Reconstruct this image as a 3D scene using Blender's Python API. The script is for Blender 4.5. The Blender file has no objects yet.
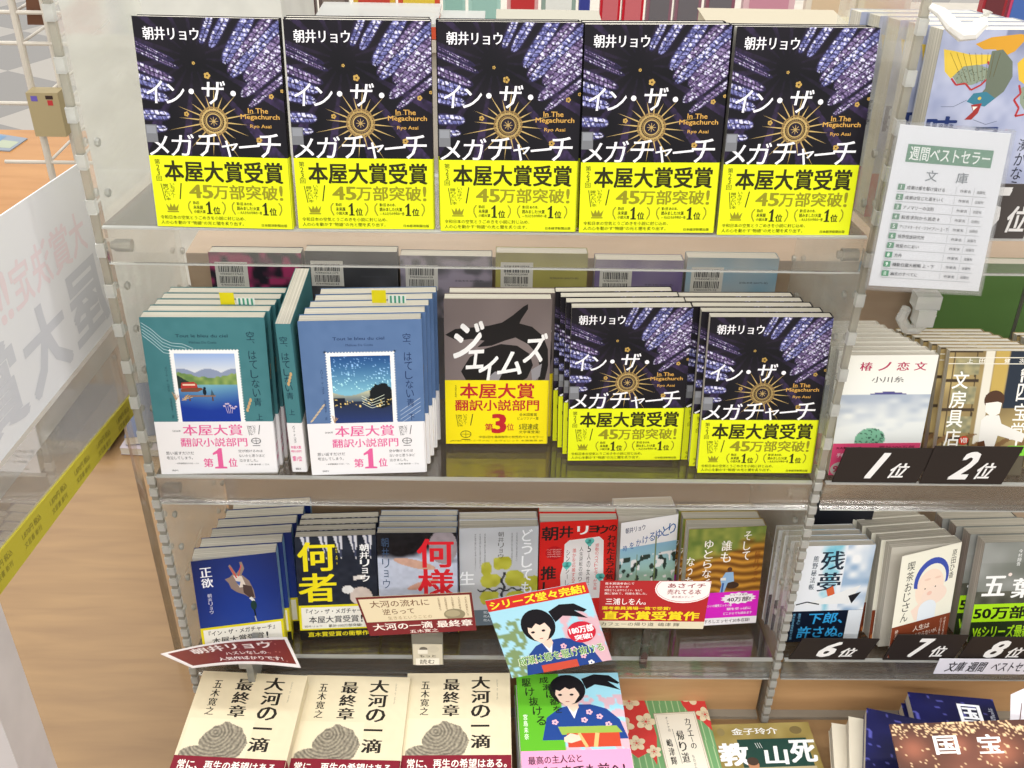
import bpy, math, random
import numpy as np
from mathutils import Matrix, Vector
from mathutils.geometry import tessellate_polygon
random.seed(4)
S = 0.001; ZO = 840.0
PI = math.pi
scn = bpy.context.scene
COL = scn.collection

def lin(c):
    c = c / 255.0
    return c / 12.92 if c <= .04045 else ((c + .055) / 1.055) ** 2.4
def rgb(h):
    if isinstance(h, str):
        h = h.lstrip('#')
        return tuple(lin(int(h[i:i + 2], 16)) for i in (0, 2, 4))
    return tuple(lin(v) for v in h)

# ------------------------------------------------------------------ materials
def newmat(name):
    m = bpy.data.materials.new(name); m.use_nodes = True
    nt = m.node_tree
    return m, nt, nt.nodes['Principled BSDF'], nt.nodes['Material Output']

def m_print(name, rough, coat=0.0, spec=.4):
    m, nt, b, o = newmat(name)
    a = nt.nodes.new('ShaderNodeAttribute'); a.attribute_name = 'Col'
    nt.links.new(a.outputs['Color'], b.inputs['Base Color'])
    n = nt.nodes.new('ShaderNodeTexNoise'); n.inputs['Scale'].default_value = 40
    mr = nt.nodes.new('ShaderNodeMapRange')
    mr.inputs['To Min'].default_value = rough * .85; mr.inputs['To Max'].default_value = rough * 1.15
    nt.links.new(n.outputs['Fac'], mr.inputs['Value']); nt.links.new(mr.outputs[0], b.inputs['Roughness'])
    b.inputs['Coat Weight'].default_value = coat
    b.inputs['Coat Roughness'].default_value = .25
    b.inputs['Specular IOR Level'].default_value = spec
    return m

def m_flat(name, col, rough=.5, metal=0, scale=25, var=.06, spec=.4):
    m, nt, b, o = newmat(name)
    n = nt.nodes.new('ShaderNodeTexNoise'); n.inputs['Scale'].default_value = scale
    r = nt.nodes.new('ShaderNodeValToRGB')
    c = rgb(col)
    r.color_ramp.elements[0].position = .3; r.color_ramp.elements[1].position = .7
    r.color_ramp.elements[0].color = tuple(v * (1 - var) for v in c) + (1,)
    r.color_ramp.elements[1].color = tuple(min(1, v * (1 + var)) for v in c) + (1,)
    tc = nt.nodes.new('ShaderNodeTexCoord'); nt.links.new(tc.outputs['Object'], n.inputs['Vector'])
    nt.links.new(n.outputs['Fac'], r.inputs[0]); nt.links.new(r.outputs[0], b.inputs['Base Color'])
    b.inputs['Roughness'].default_value = rough; b.inputs['Metallic'].default_value = metal
    b.inputs['Specular IOR Level'].default_value = spec
    return m

def m_pages():
    # leaves: fine lines that run along the sheets, so they vary with the thickness axis (local y)
    m, nt, b, o = newmat('page_edges')
    tc = nt.nodes.new('ShaderNodeTexCoord'); mp = nt.nodes.new('ShaderNodeMapping')
    mp.inputs['Scale'].default_value = (4, 1400, 4)
    n = nt.nodes.new('ShaderNodeTexNoise'); n.inputs['Scale'].default_value = 1.0; n.inputs['Detail'].default_value = 3
    r = nt.nodes.new('ShaderNodeValToRGB')
    r.color_ramp.elements[0].position = .3; r.color_ramp.elements[1].position = .66
    r.color_ramp.elements[0].color = rgb('#a8a294') + (1,); r.color_ramp.elements[1].color = rgb('#dad5c9') + (1,)
    nt.links.new(tc.outputs['Object'], mp.inputs['Vector']); nt.links.new(mp.outputs[0], n.inputs['Vector'])
    nt.links.new(n.outputs['Fac'], r.inputs[0]); nt.links.new(r.outputs[0], b.inputs['Base Color'])
    b.inputs['Roughness'].default_value = .8
    return m

def m_wood(name, c0, c1, sx=(3, 3, 3), rough=.45):
    m, nt, b, o = newmat(name)
    tc = nt.nodes.new('ShaderNodeTexCoord'); mp = nt.nodes.new('ShaderNodeMapping')
    mp.inputs['Scale'].default_value = sx
    n = nt.nodes.new('ShaderNodeTexNoise'); n.inputs['Scale'].default_value = 5; n.inputs['Detail'].default_value = 6
    n.inputs['Distortion'].default_value = .4
    r = nt.nodes.new('ShaderNodeValToRGB')
    r.color_ramp.elements[0].position = .3; r.color_ramp.elements[1].position = .72
    r.color_ramp.elements[0].color = rgb(c0) + (1,); r.color_ramp.elements[1].color = rgb(c1) + (1,)
    nt.links.new(tc.outputs['Object'], mp.inputs['Vector']); nt.links.new(mp.outputs[0], n.inputs['Vector'])
    nt.links.new(n.outputs['Fac'], r.inputs[0]); nt.links.new(r.outputs[0], b.inputs['Base Color'])
    b.inputs['Roughness'].default_value = rough
    return m

def m_clear(name, tint, haze, hazecol, gloss=1.0, rough=.04, streak=0.0):
    # clear acrylic sheet: transmits, reflects by fresnel, and carries a little diffuse haze
    m = bpy.data.materials.new(name); m.use_nodes = True; nt = m.node_tree; nt.nodes.clear()
    o = nt.nodes.new('ShaderNodeOutputMaterial')
    t = nt.nodes.new('ShaderNodeBsdfTransparent'); t.inputs[0].default_value = rgb(tint) + (1,)
    d = nt.nodes.new('ShaderNodeBsdfDiffuse'); d.inputs[0].default_value = rgb(hazecol) + (1,)
    tl = nt.nodes.new('ShaderNodeBsdfTranslucent'); tl.inputs[0].default_value = rgb(hazecol) + (1,)
    dm = nt.nodes.new('ShaderNodeMixShader'); dm.inputs[0].default_value = .4
    nt.links.new(d.outputs[0], dm.inputs[1]); nt.links.new(tl.outputs[0], dm.inputs[2])
    n = nt.nodes.new('ShaderNodeTexNoise'); n.inputs['Scale'].default_value = 6; n.inputs['Detail'].default_value = 3
    mp = nt.nodes.new('ShaderNodeMapping'); mp.inputs['Scale'].default_value = (.6, .6, 6)
    tc = nt.nodes.new('ShaderNodeTexCoord')
    nt.links.new(tc.outputs['Object'], mp.inputs['Vector']); nt.links.new(mp.outputs[0], n.inputs['Vector'])
    mr = nt.nodes.new('ShaderNodeMapRange'); mr.inputs['From Min'].default_value = .3; mr.inputs['From Max'].default_value = .7
    mr.inputs['To Min'].default_value = haze * (1 - streak); mr.inputs['To Max'].default_value = haze * (1 + streak)
    nt.links.new(n.outputs['Fac'], mr.inputs['Value'])
    m1 = nt.nodes.new('ShaderNodeMixShader')
    nt.links.new(mr.outputs[0], m1.inputs[0]); nt.links.new(t.outputs[0], m1.inputs[1]); nt.links.new(dm.outputs[0], m1.inputs[2])
    g = nt.nodes.new('ShaderNodeBsdfGlossy'); g.inputs['Roughness'].default_value = rough
    f = nt.nodes.new('ShaderNodeFresnel'); f.inputs['IOR'].default_value = 1.49
    mu = nt.nodes.new('ShaderNodeMath'); mu.operation = 'MULTIPLY'; mu.inputs[1].default_value = gloss
    nt.links.new(f.outputs[0], mu.inputs[0])
    m2 = nt.nodes.new('ShaderNodeMixShader')
    nt.links.new(mu.outputs[0], m2.inputs[0]); nt.links.new(m1.outputs[0], m2.inputs[1]); nt.links.new(g.outputs[0], m2.inputs[2])
    nt.links.new(m2.outputs[0], o.inputs[0])
    return m

PRINT = m_print('printed_jacket', .36, .02, .2)
MATTE = m_print('printed_matte', .6, 0, .2)
GLOSS = m_print('printed_card', .34, .02, .16)
PAGES = m_pages()
WOOD = m_wood('pale_wood_laminate', '#937451', '#a5845b', (1.2, 9, 9))
PEACH = m_wood('beige_core_board', '#ab957e', '#b9a28a', (2, 8, 8))
ORANGE = m_wood('orange_wood_top', '#b47b3c', '#c48c4c', (1, 4, 4), .25)
CLEAR = m_clear('clear_acrylic', '#fbfbf9', .03, '#ecebe4', .8)
PANEL = m_clear('side_panel_acrylic', '#fdfdfb', .2, '#f4f5ee', .3, .06, .5)  # pale haze puts the sheet's bright milky reflection into its colour
LIP = m_clear('shelf_lip_acrylic', '#fdfcfa', .065, '#f6f3ec', .9, .08, .35)
EDGE = m_clear('acrylic_cut_edge', '#f2f3ef', .5, '#f2f2ee', .8, .15)
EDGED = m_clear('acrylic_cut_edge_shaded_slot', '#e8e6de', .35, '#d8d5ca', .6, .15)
WPLAS = m_flat('white_plastic', '#e6e4de', .35)
WPAINT = m_flat('white_painted_steel', '#cfc8bc', .4)

# ------------------------------------------------------------------ lettering
_g = {}
def glyph(s, bold=0.0, shear=0.0):
    k = (s, bold, shear)
    if k in _g: return _g[k]
    c = bpy.data.curves.new('lettering', 'FONT'); c.body = s; c.size = 1.0; c.resolution_u = 2
    c.offset = bold; c.shear = shear
    o = bpy.data.objects.new('lettering', c); COL.objects.link(o)
    dg = bpy.context.evaluated_depsgraph_get(); dg.update()
    ev = o.evaluated_get(dg); me = ev.to_mesh()
    v = np.array([(p.co.x, p.co.y) for p in me.vertices], float).reshape(-1, 2)
    f = [tuple(p.vertices) for p in me.polygons]
    ev.to_mesh_clear(); bpy.data.objects.remove(o); bpy.data.curves.remove(c)
    _g[k] = (v, f)
    return _g[k]

def noise2(x, y, s, seed=0):
    x = np.asarray(x, float) / s; y = np.asarray(y, float) / s
    xi = np.floor(x).astype(np.int64); yi = np.floor(y).astype(np.int64); fx = x - xi; fy = y - yi
    fx = fx * fx * (3 - 2 * fx); fy = fy * fy * (3 - 2 * fy)
    def h(a, b):
        n = (a * 374761393 + b * 668265263 + seed * 974634777) & 0xffffffff
        n = ((n ^ (n >> 13)) * 1274126177) & 0xffffffff
        return ((n ^ (n >> 16)) & 0xffff) / 65535.0
    return (h(xi, yi) * (1 - fx) + h(xi + 1, yi) * fx) * (1 - fy) + (h(xi, yi + 1) * (1 - fx) + h(xi + 1, yi + 1) * fx) * fy
def cell2(x, y, s, seed=0):
    return noise2(np.floor(np.asarray(x) / s) * 1.0, np.floor(np.asarray(y) / s) * 1.0, 1.0, seed)
def mixc(a, b, t):
    t = np.clip(t, 0, 1)[..., None]
    return np.asarray(a) * (1 - t) + np.asarray(b) * t

class Art:
    """flat printed picture, x right, y down, in mm"""
    def __init__(s, W, H):
        s.W, s.H = W, H; s.V = []; s.F = []; s.C = []; s.n = 0; s.l = 0
    def add(s, v, f, c, L=None):
        if L is None: s.l += .28; L = s.l
        v = np.asarray(v, float).reshape(-1, 2)
        v = v.copy(); v[:, 0] = np.clip(v[:, 0], 0, s.W); v[:, 1] = np.clip(v[:, 1], 0, s.H)
        s.V.append(np.c_[v, np.full(len(v), L)])
        c = np.asarray(c, float)
        if c.ndim == 1: c = np.tile(c, (len(v), 1))
        s.C.append(c); s.F += [tuple(i + s.n for i in q) for q in f]; s.n += len(v)
    def poly(s, pts, col, L=None):
        t = tessellate_polygon([[Vector((p[0], p[1], 0)) for p in pts]])
        s.add(pts, t, rgb(col), L)
    fine = 0
    def rect(s, x0, y0, x1, y1, col, L=None):
        if s.fine and (x1 - x0) * (y1 - y0) > 40:
            c = np.array([int(col[i:i + 2], 16) for i in (1, 3, 5)], float)
            return s.rast(x0, y0, x1, y1, s.fine, lambda X, Y: np.zeros(X.shape + (3,)) + c, L)
        s.add([(x0, y0), (x1, y0), (x1, y1), (x0, y1)], [(0, 1, 2, 3)], rgb(col), L)
    def ell(s, cx, cy, rx, ry, col, L=None, n=24, rot=0):
        p = [(cx + rx * math.cos(2 * PI * i / n) * math.cos(rot) - ry * math.sin(2 * PI * i / n) * math.sin(rot),
              cy + rx * math.cos(2 * PI * i / n) * math.sin(rot) + ry * math.sin(2 * PI * i / n) * math.cos(rot)) for i in range(n)]
        s.add(p, [tuple(range(n))], rgb(col), L)
    def line(s, pts, w, col, L=None, w1=None):
        if L is None: s.l += .28; L = s.l
        m = len(pts) - 1
        for i in range(m):
            a = w + ((w1 if w1 is not None else w) - w) * i / m; b = w + ((w1 if w1 is not None else w) - w) * (i + 1) / m
            x0, y0 = pts[i]; x1, y1 = pts[i + 1]; d = math.hypot(x1 - x0, y1 - y0) or 1
            nx, ny = -(y1 - y0) / d / 2, (x1 - x0) / d / 2
            s.add([(x0 + nx * a, y0 + ny * a), (x1 + nx * b, y1 + ny * b), (x1 - nx * b, y1 - ny * b), (x0 - nx * a, y0 - ny * a)], [(0, 1, 2, 3)], rgb(col), L)
    def text(s, body, x0, y0, x1, y1, col, bold=0, shear=0, rot=0, mincho=False, L=None, keep=False, mir=False):
        v, f = glyph(body, 0.0, shear)
        if not len(v): return
        if L is None: s.l += .28; L = s.l
        lo, hi = v.min(0), v.max(0); sz = np.maximum(hi - lo, 1e-6)
        if keep:      # height from box, natural width
            k = (y1 - y0) / sz[1]; w = sz[0] * k; x1 = x0 + w
        kx, ky = (x1 - x0) / sz[0], (y1 - y0) / sz[1]
        if len(body) == 1 and body.isascii() and kx > 1.15 * ky:
            wn = sz[0] * ky * 1.1; xm = (x0 + x1) / 2; x0, x1 = xm - wn / 2, xm + wn / 2
        q = (v - lo) / sz
        X = q[:, 0] * (x1 - x0); Y = (1 - q[:, 1]) * (y1 - y0)
        if mir: X = (x1 - x0) - X
        cx, cy = (x1 - x0) / 2, (y1 - y0) / 2
        r = math.radians(rot); c_, s_ = math.cos(r), math.sin(r)
        px = x0 + cx + (X - cx) * c_ - (Y - cy) * s_; py = y0 + cy + (X - cx) * s_ + (Y - cy) * c_
        if bold >= .008:
            em = sz[1] if len(body) > 1 else max(sz[1], .7)
            bx = min(bold, .06) * .62 * (x1 - x0) / sz[0]; by = min(bold, .06) * .62 * (y1 - y0) / sz[1]
            for i, (ex, ey) in enumerate(((-1, -.7), (1, -.7), (-1, .7), (1, .7)) + (((0, 0), (0, -.7), (0, .7)) if bold > .03 else ())):
                s.add(np.c_[px + ex * bx, py + ey * by], f, rgb(col), L + .02 * i)
        else: s.add(np.c_[px, py], f, rgb(col), L)
        if mincho:
            e = (y1 - y0) * (mincho if isinstance(mincho, float) else .035)
            s.add(np.c_[px + e, py], f, rgb(col), L + .1)
    def vtext(s, body, x, y0, y1, col, w=None, bold=0, shear=0, mincho=False, lean=0, L=None):
        """one vertical run of characters centred on x"""
        n = len(body); h = (y1 - y0) / n; w = w or h * .9
        if L is None: s.l += .28; L = s.l
        for i, ch in enumerate(body):
            if ch in ' 　': continue
            yy = y0 + i * h; xx = x + lean * (yy - y0)
            if ch == 'ー': s.line([(xx, yy + h * .1), (xx + w * .05, yy + h * .85)], w * .12, col, L); continue
            if ch in '、。': s.text(ch, xx + w * .2, yy + h * .05, xx + w * .45, yy + h * .3, col, bold, L=L); continue
            if ch in '・': s.ell(xx, yy + h / 2, w * .1, w * .1, col, L, 8); continue
            k = .62 if ch in 'ょっャュョッゃゅ' else 1.0
            if ch in '一': s.text(ch, xx - w / 2, yy + h * .42, xx + w / 2, yy + h * .54, col, bold, 0, mincho=mincho, L=L); continue
            s.text(ch, xx - w / 2 * k, yy + h * .06 + (1 - k) * h * .3, xx + w / 2 * k, yy + h * .94 - (1 - k) * h * .2, col, bold, shear, mincho=mincho, L=L)
    def rast(s, x0, y0, x1, y1, step, fn, L=None):
        if L is None: s.l += .28; L = s.l
        nx = max(2, int((x1 - x0) / step)); ny = max(2, int((y1 - y0) / step))
        X, Y = np.meshgrid(np.linspace(x0, x1, nx + 1), np.linspace(y0, y1, ny + 1))
        c = np.clip(fn(X, Y), 0, 255) / 255.0
        c = np.where(c <= .04045, c / 12.92, ((c + .055) / 1.055) ** 2.4)
        i = np.arange(ny)[:, None] * (nx + 1) + np.arange(nx)[None]
        f = np.stack([i, i + 1, i + nx + 2, i + nx + 1], -1).reshape(-1, 4)
        s.add(np.stack([X, Y], -1).reshape(-1, 2), map(tuple, f.tolist()), c.reshape(-1, 3), L)

# ------------------------------------------------------------------ mesh building
class MB:
    def __init__(s): s.V = []; s.F = []; s.C = []; s.M = []; s.n = 0
    def add(s, v, f, col='#ffffff', mi=0, cols=None):
        v = np.asarray(v, float).reshape(-1, 3); s.V.append(v)
        s.C.append(np.asarray(cols, float) if cols is not None else np.tile(rgb(col), (len(v), 1)))
        f = list(f); s.F += [tuple(i + s.n for i in q) for q in f]; s.M += [mi] * len(f); s.n += len(v); return s
    def box(s, x0, y0, z0, x1, y1, z1, col='#ffffff', mi=0):
        v = [(x, y, z) for z in (z0, z1) for y in (y0, y1) for x in (x0, x1)]
        return s.add(v, [(0, 2, 3, 1), (4, 5, 7, 6), (0, 1, 5, 4), (2, 6, 7, 3), (0, 4, 6, 2), (1, 3, 7, 5)], col, mi)
    def tube(s, pts, r, col='#ffffff', mi=0, n=10, closed=True):
        P = [Vector(p) for p in pts]; rings = []
        for i, p in enumerate(P):
            d = (P[min(i + 1, len(P) - 1)] - P[max(i - 1, 0)]).normalized()
            a = Vector((0, 0, 1)) if abs(d.z) < .9 else Vector((1, 0, 0))
            u = d.cross(a).normalized(); w = d.cross(u)
            rr = r[i] if isinstance(r, (list, tuple)) else r
            rings += [tuple(p + u * math.cos(2 * PI * k / n) * rr + w * math.sin(2 * PI * k / n) * rr) for k in range(n)]
        f = [(i * n + k, i * n + (k + 1) % n, (i + 1) * n + (k + 1) % n, (i + 1) * n + k) for i in range(len(P) - 1) for k in range(n)]
        f += [tuple(range(n))[::-1], tuple((len(P) - 1) * n + k for k in range(n))]
        return s.add(rings, f, col, mi)
    def strip(s, loop, z0, z1, col, mi=0):
        """closed loop made of outer points then reversed inner points, extruded in z"""
        n = len(loop); v = [(x, y, z0) for x, y in loop] + [(x, y, z1) for x, y in loop]
        f = [(i, (i + 1) % n, n + (i + 1) % n, n + i) for i in range(n)]
        h = n // 2
        for i in range(h - 1):
            j = n - 1 - i
            f += [(i, i + 1, j - 1, j), (n + i, n + j, n + j - 1, n + i + 1)]
        return s.add(v, f, col, mi)
    def art(s, a, fn, mi=0, base=.12, step=.035):
        if not a.V: return s
        v = np.concatenate(a.V); c = np.concatenate(a.C)
        return s.add(fn(v[:, 0], v[:, 1], base + v[:, 2] * step), a.F, mi=mi, cols=c)
    def mesh(s, name, mats):
        me = bpy.data.meshes.new(name)
        V = np.concatenate(s.V) * S
        me.from_pydata(V.tolist(), [], s.F)
        C = np.concatenate(s.C)
        at = me.color_attributes.new('Col', 'FLOAT_COLOR', 'POINT')
        at.data.foreach_set('color', np.c_[C, np.ones(len(C))].astype(np.float32).ravel())
        for m in mats: me.materials.append(m)
        if len(mats) > 1: me.polygons.foreach_set('material_index', np.array(s.M, np.int32))
        me.update()
        return me

def link(name, data, parent=None, loc=None):
    o = bpy.data.objects.new(name, data); COL.objects.link(o)
    if parent: o.parent = parent
    if loc is not None: o.location = (loc[0] * S, loc[1] * S, (loc[2] + (0 if parent else ZO)) * S)
    return o
def tag(o, label=None, cat=None, group=None, kind=None):
    if label: o['label'] = label
    if cat: o['category'] = cat
    if group: o['group'] = group
    if kind: o['kind'] = kind
    return o
def thing(name, x, y, z, label, cat, group=None, yaw=0, lean=0, roll=0):
    o = bpy.data.objects.new(name, None); COL.objects.link(o); o.empty_display_size = .02
    pose(o, x, y, z, yaw, lean, roll)
    return tag(o, label, cat, group)
def pose(o, x, y, z, yaw=0, lean=0, roll=0):
    o.rotation_mode = 'YXZ'
    o.location = (x * S, y * S, (z + ZO) * S)
    o.rotation_euler = (-math.radians(lean), -math.radians(roll), math.radians(yaw))

# ------------------------------------------------------------------ books
def uprof(w, t, off, phi, th=.26, r=1.4, x0=0.0):
    def side(o):
        c, s_ = math.cos(phi), math.sin(phi); h = w - 1
        L = h - x0
        pts = [(h - L * c + 0 * s_, -o - L * s_)] if phi else [(x0, -o)]
        pts.append((h, -o))
        for k in range(5):
            a = -PI / 2 + PI / 2 * k / 4
            pts.append((w - r + (r + o) * math.cos(a), r + (r + o) * math.sin(a)))
        for k in range(5):
            a = PI / 2 * k / 4
            pts.append((w - r + (r + o) * math.cos(a), t - r + (r + o) * math.sin(a)))
        pts.append((x0, t + o))
        return pts
    return side(off) + side(off - th)[::-1]
def frontmap(w, H, off, phi):
    def fn(u, v, d):
        h = w - 1; s_ = h - u; c, sn = math.cos(phi), math.sin(phi)
        op = (s_ > 0) | (phi > 0)
        x = np.where(op, h - s_ * c + d * sn, u); y = np.where(op, -off - s_ * sn - d * c, -off - d)
        return np.stack([x, y, H - v], -1)
    return fn
def spinemap(w, H, off):
    return lambda u, v, d: np.stack([w + off + d, u, H - v], -1)

BOOKS = {}
def design(key, w, h, t, base, front=None, spine=None, spinecol=None, band=None, phi=0, mat=None, pageh=.8):
    if phi: design(key + '_shut', w, h, t, base, front, spine, spinecol, band, 0, mat, pageh)
    """band = (height, colour, art, spine art)"""
    mat = mat or PRINT; phi = math.radians(phi)
    pg = MB().box(.8, .3, pageh, w - 1, t - .3, h - pageh)
    parts = [('page_block', pg.mesh('page_block', [PAGES]))]
    cv = MB().strip(uprof(w, t, 0, phi), 0, h, base)
    if spinecol:
        cv.add([(w + .04, 1.2, .2), (w + .04, t - 1.2, .2), (w + .04, t - 1.2, h - .2), (w + .04, 1.2, h - .2)], [(0, 1, 2, 3)], spinecol)
    if front and abs(front.W - w) > .5:
        for v_ in front.V: v_[:, 0] *= w / front.W
        front.W = w
    if front: cv.art(front, frontmap(w, h, 0, phi))
    if spine: cv.art(spine, spinemap(w, h, 0), base=.2)
    parts.append(('cover', cv.mesh('cover', [mat])))
    if band:
        bh, bc, ba, bs = band
        b = MB().strip(uprof(w, t, .5, phi, th=.2, x0=.05), 0.05, bh, bc)
        if ba: b.art(ba, frontmap(w, bh, .5, phi))
        if bs: b.art(bs, spinemap(w, bh, .5), base=.2)
        parts.append(('paper_band', b.mesh('paper_band', [mat])))
    BOOKS[key] = dict(parts=parts, w=w, h=h, t=t, proto=None, name='book')

def place(key, x, y, z, yaw, lean, roll, label, group=None, cat='book'):
    B = BOOKS[key]
    if B['proto'] is None:
        r = bpy.data.objects.new('book', None); r.empty_display_size = .02; COL.objects.link(r)
        for n, me in B['parts']: link(n, me, r)
        B['proto'] = r
    else:
        src = B['proto']; r = src.copy(); COL.objects.link(r)
        for ch in src.children:
            if ch.name.startswith('order_slip'): continue
            c = ch.copy(); COL.objects.link(c); c.parent = r
        for k in ('group', 'label'):
            if k in r: del r[k]
    pose(r, x, y, z, yaw, lean, roll); tag(r, label, cat, group)
    return r
ORD = ['frontmost', 'second from the front', 'third from the front', 'fourth from the front', 'fifth from the front', 'sixth from the front', 'seventh from the front', 'eighth from the front']
def stack(key, n, x, y, z, yaw, lean, roll, what, group, dx=0, gap=.6, rearlabel=None, jit=0, keys=None):
    """n books standing one behind the other; the front one at x, y"""
    out = []; yr = math.radians(yaw); la = math.radians(lean)
    t = BOOKS[key]['t']; lift = .6
    for k in range(n):
        kk = key + '_shut' if k and key + '_shut' in BOOKS else key
        d = k * (t + gap * .4 + .75)
        jx = random.uniform(-jit, jit) if k else 0; dz = -d * math.sin(la); d *= math.cos(la)
        lab = (what + ', ' + ORD[k]) if n > 1 else what
        if k == n - 1 and n > 2: lab = what + ', last at the back'
        out.append(place(kk, x - math.sin(yr) * d + dx * k + jx, y + math.cos(yr) * d, z + lift + dz, yaw, lean, roll, lab, group))
    return out
def pile(key, n, x, y, ztop, yaw, what, group, lean=88):
    """n books lying flat, the topmost with its front face at ztop"""
    t = BOOKS[key]['t']
    for k in range(n):
        lab = what + (', topmost' if k == 0 else ', %s from the top' % ['', 'second', 'third', 'fourth', 'fifth', 'sixth', 'seventh', 'eighth'][k])
        j = random.uniform(-1.2, 1.2) if k else 0
        place(key, x + j, y + j, ztop - k * (t + 1.1), yaw + (j if k else 0), lean, 0, lab, group)
# ------------------------------------------------------------------ jacket artwork
def seg_d(X, Y, a, b):
    ax, ay = a; bx, by = b; dx, dy = bx - ax, by - ay; L = math.hypot(dx, dy)
    t = ((X - ax) * dx + (Y - ay) * dy) / (L * L); d = ((X - ax) * dy - (Y - ay) * dx) / L
    return t, d, L

def vault(X, Y):
    c = np.zeros(X.shape + (3,)) + np.array([23, 20, 27])
    n = noise2(X, Y, 22, 3); c = c + (n[..., None] - .5) * np.array([16, 12, 16])
    an = np.arctan2(Y - 34, X - 50); rr = np.hypot(X - 50, Y - 34)
    rib = (np.sin(an * 15 + .6) > .72) & (rr > 12); c = c + (rib * np.clip(rr / 70, .3, 1) * (.5 + noise2(X, Y, 2.4, 11)))[..., None] * np.array([26, 18, 38])
    wins = []
    # right hand streaks run towards the upper centre of the vault
    for (a, b, w, k) in [((69, -2), (58, 22), 4.5, 0), ((84, -4), (66, 25), 5.5, 0), ((104, -3), (77, 38), 7.5, 0), ((122, -4), (80, 46), 6, 1),
                         ((132, 2), (82, 50), 6.5, 0), ((136, 12), (94, 52), 8, 1), ((136, 30), (90, 66), 7, 1), ((136, 44), (96, 76), 4.2, 1)]:
        wins.append((a, b, w, k))
    for (a, b, w, k) in [((-4, 20), (33, 37), 2.6, 1), ((-4, 26), (36, 43), 3, 1), ((-6, 39), (31, 54), 5, 1), ((-6, 51), (27, 61), 6, 0), ((-6, 64), (24, 70), 6, 0),
                         ((-6, 84), (24, 85), 6, 0), ((-6, 98), (20, 96), 4.5, 0)]:
        wins.append((a, b, w, k))
    for i, (a, b, w, k) in enumerate(wins):
        t, d, L = seg_d(X, Y, a, b)
        prof = np.sqrt(np.clip(1 - ((t - .45) / .56) ** 4, 0, 1))
        w = w * .86; ins = (np.abs(d) < w * prof) & (t > -.1) & (t < 1.02)
        s = t * L
        cel = cell2(s + 50, d + 50, 1.7, i * 7 + 1); c2 = cell2(s + 50, d + 50, 3.1, i * 7 + 2)
        A = np.array([170, 170, 226]) if k == 0 else np.array([164, 146, 190]); B = np.array([50, 52, 104]) if k == 0 else np.array([66, 50, 86])
        cc = mixc(B, A, cel * .9 + .1 * c2)
        w_ = cell2(s + 9, d + 9, 1.7, i + 77) > .82
        cc[w_] = [222, 220, 244]
        # tracery: leads across and along
        lead = (np.abs(np.mod(s + d * .5, 4.3) - 2.15) > 1.75) | (np.abs(d) < .5)
        cc[lead] = np.array([34, 28, 52])
        rim = np.abs(d) > w * prof - 1.1
        cc[rim] = [42, 36, 66]
        c = np.where(ins[..., None], cc, c)
    return c

def starburst(a, cx, cy, k=1.0):
    G = '#c0a468'; G2 = '#94784a'
    a.l += .3; L = a.l
    for i in range(20):
        an = 2 * PI * (i + .3) / 20; ln = (34 if i % 2 else 25) * k * (1.25 if i in (0, 9, 10, 19, 3) else 1)
        x1, y1 = cx + ln * math.cos(an), cy + ln * .95 * math.sin(an)
        w = .55 * k; nx, ny = -math.sin(an) * w / 2, math.cos(an) * w / 2
        x0, y0 = cx + 10 * k * math.cos(an), cy + 10 * k * math.sin(an)
        xm, ym = cx + 15 * k * math.cos(an), cy + 15 * k * math.sin(an)
        a.poly([(x0 + nx * 1.5, y0 + ny * 1.5), (xm + nx * 2.2, ym + ny * 2.2), (x1, y1), (xm - nx * 2.2, ym - ny * 2.2), (x0 - nx * 1.5, y0 - ny * 1.5)], G, L)
    n = 28
    for rad, wd, c in ((12.2, 1.3, G2), (10.2, 1.8, G), (8.0, .8, G2), (6.6, 1.0, G)):
        pts = []
        for i in range(n * 2 + 1):
            r = rad * k * (1 + (.06 if i % 2 else -.04)); an = PI * i / n
            pts.append((cx + r * math.cos(an), cy + r * math.sin(an)))
        a.line(pts, wd * k, c)
    a.ell(cx, cy, 5.6 * k, 5.6 * k, '#231d2c'); a.ell(cx, cy, 1.6, 1.6, G2)
    a.l += .2
    for i in range(8):
        an = 2 * PI * i / 8
        a.line([(cx, cy), (cx + 4 * math.cos(an), cy + 4 * math.sin(an))], .5, G, a.l)
def flower(a, x, y, r, c='#bd9a52'):
    a.l += .25
    for i in range(5):
        an = 2 * PI * i / 5; a.ell(x + r * .6 * math.cos(an), y + r * .6 * math.sin(an), r * .5, r * .5, c, a.l, 8)
    a.ell(x, y, r * .3, r * .3, '#3a2c20', None, 8)

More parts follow.
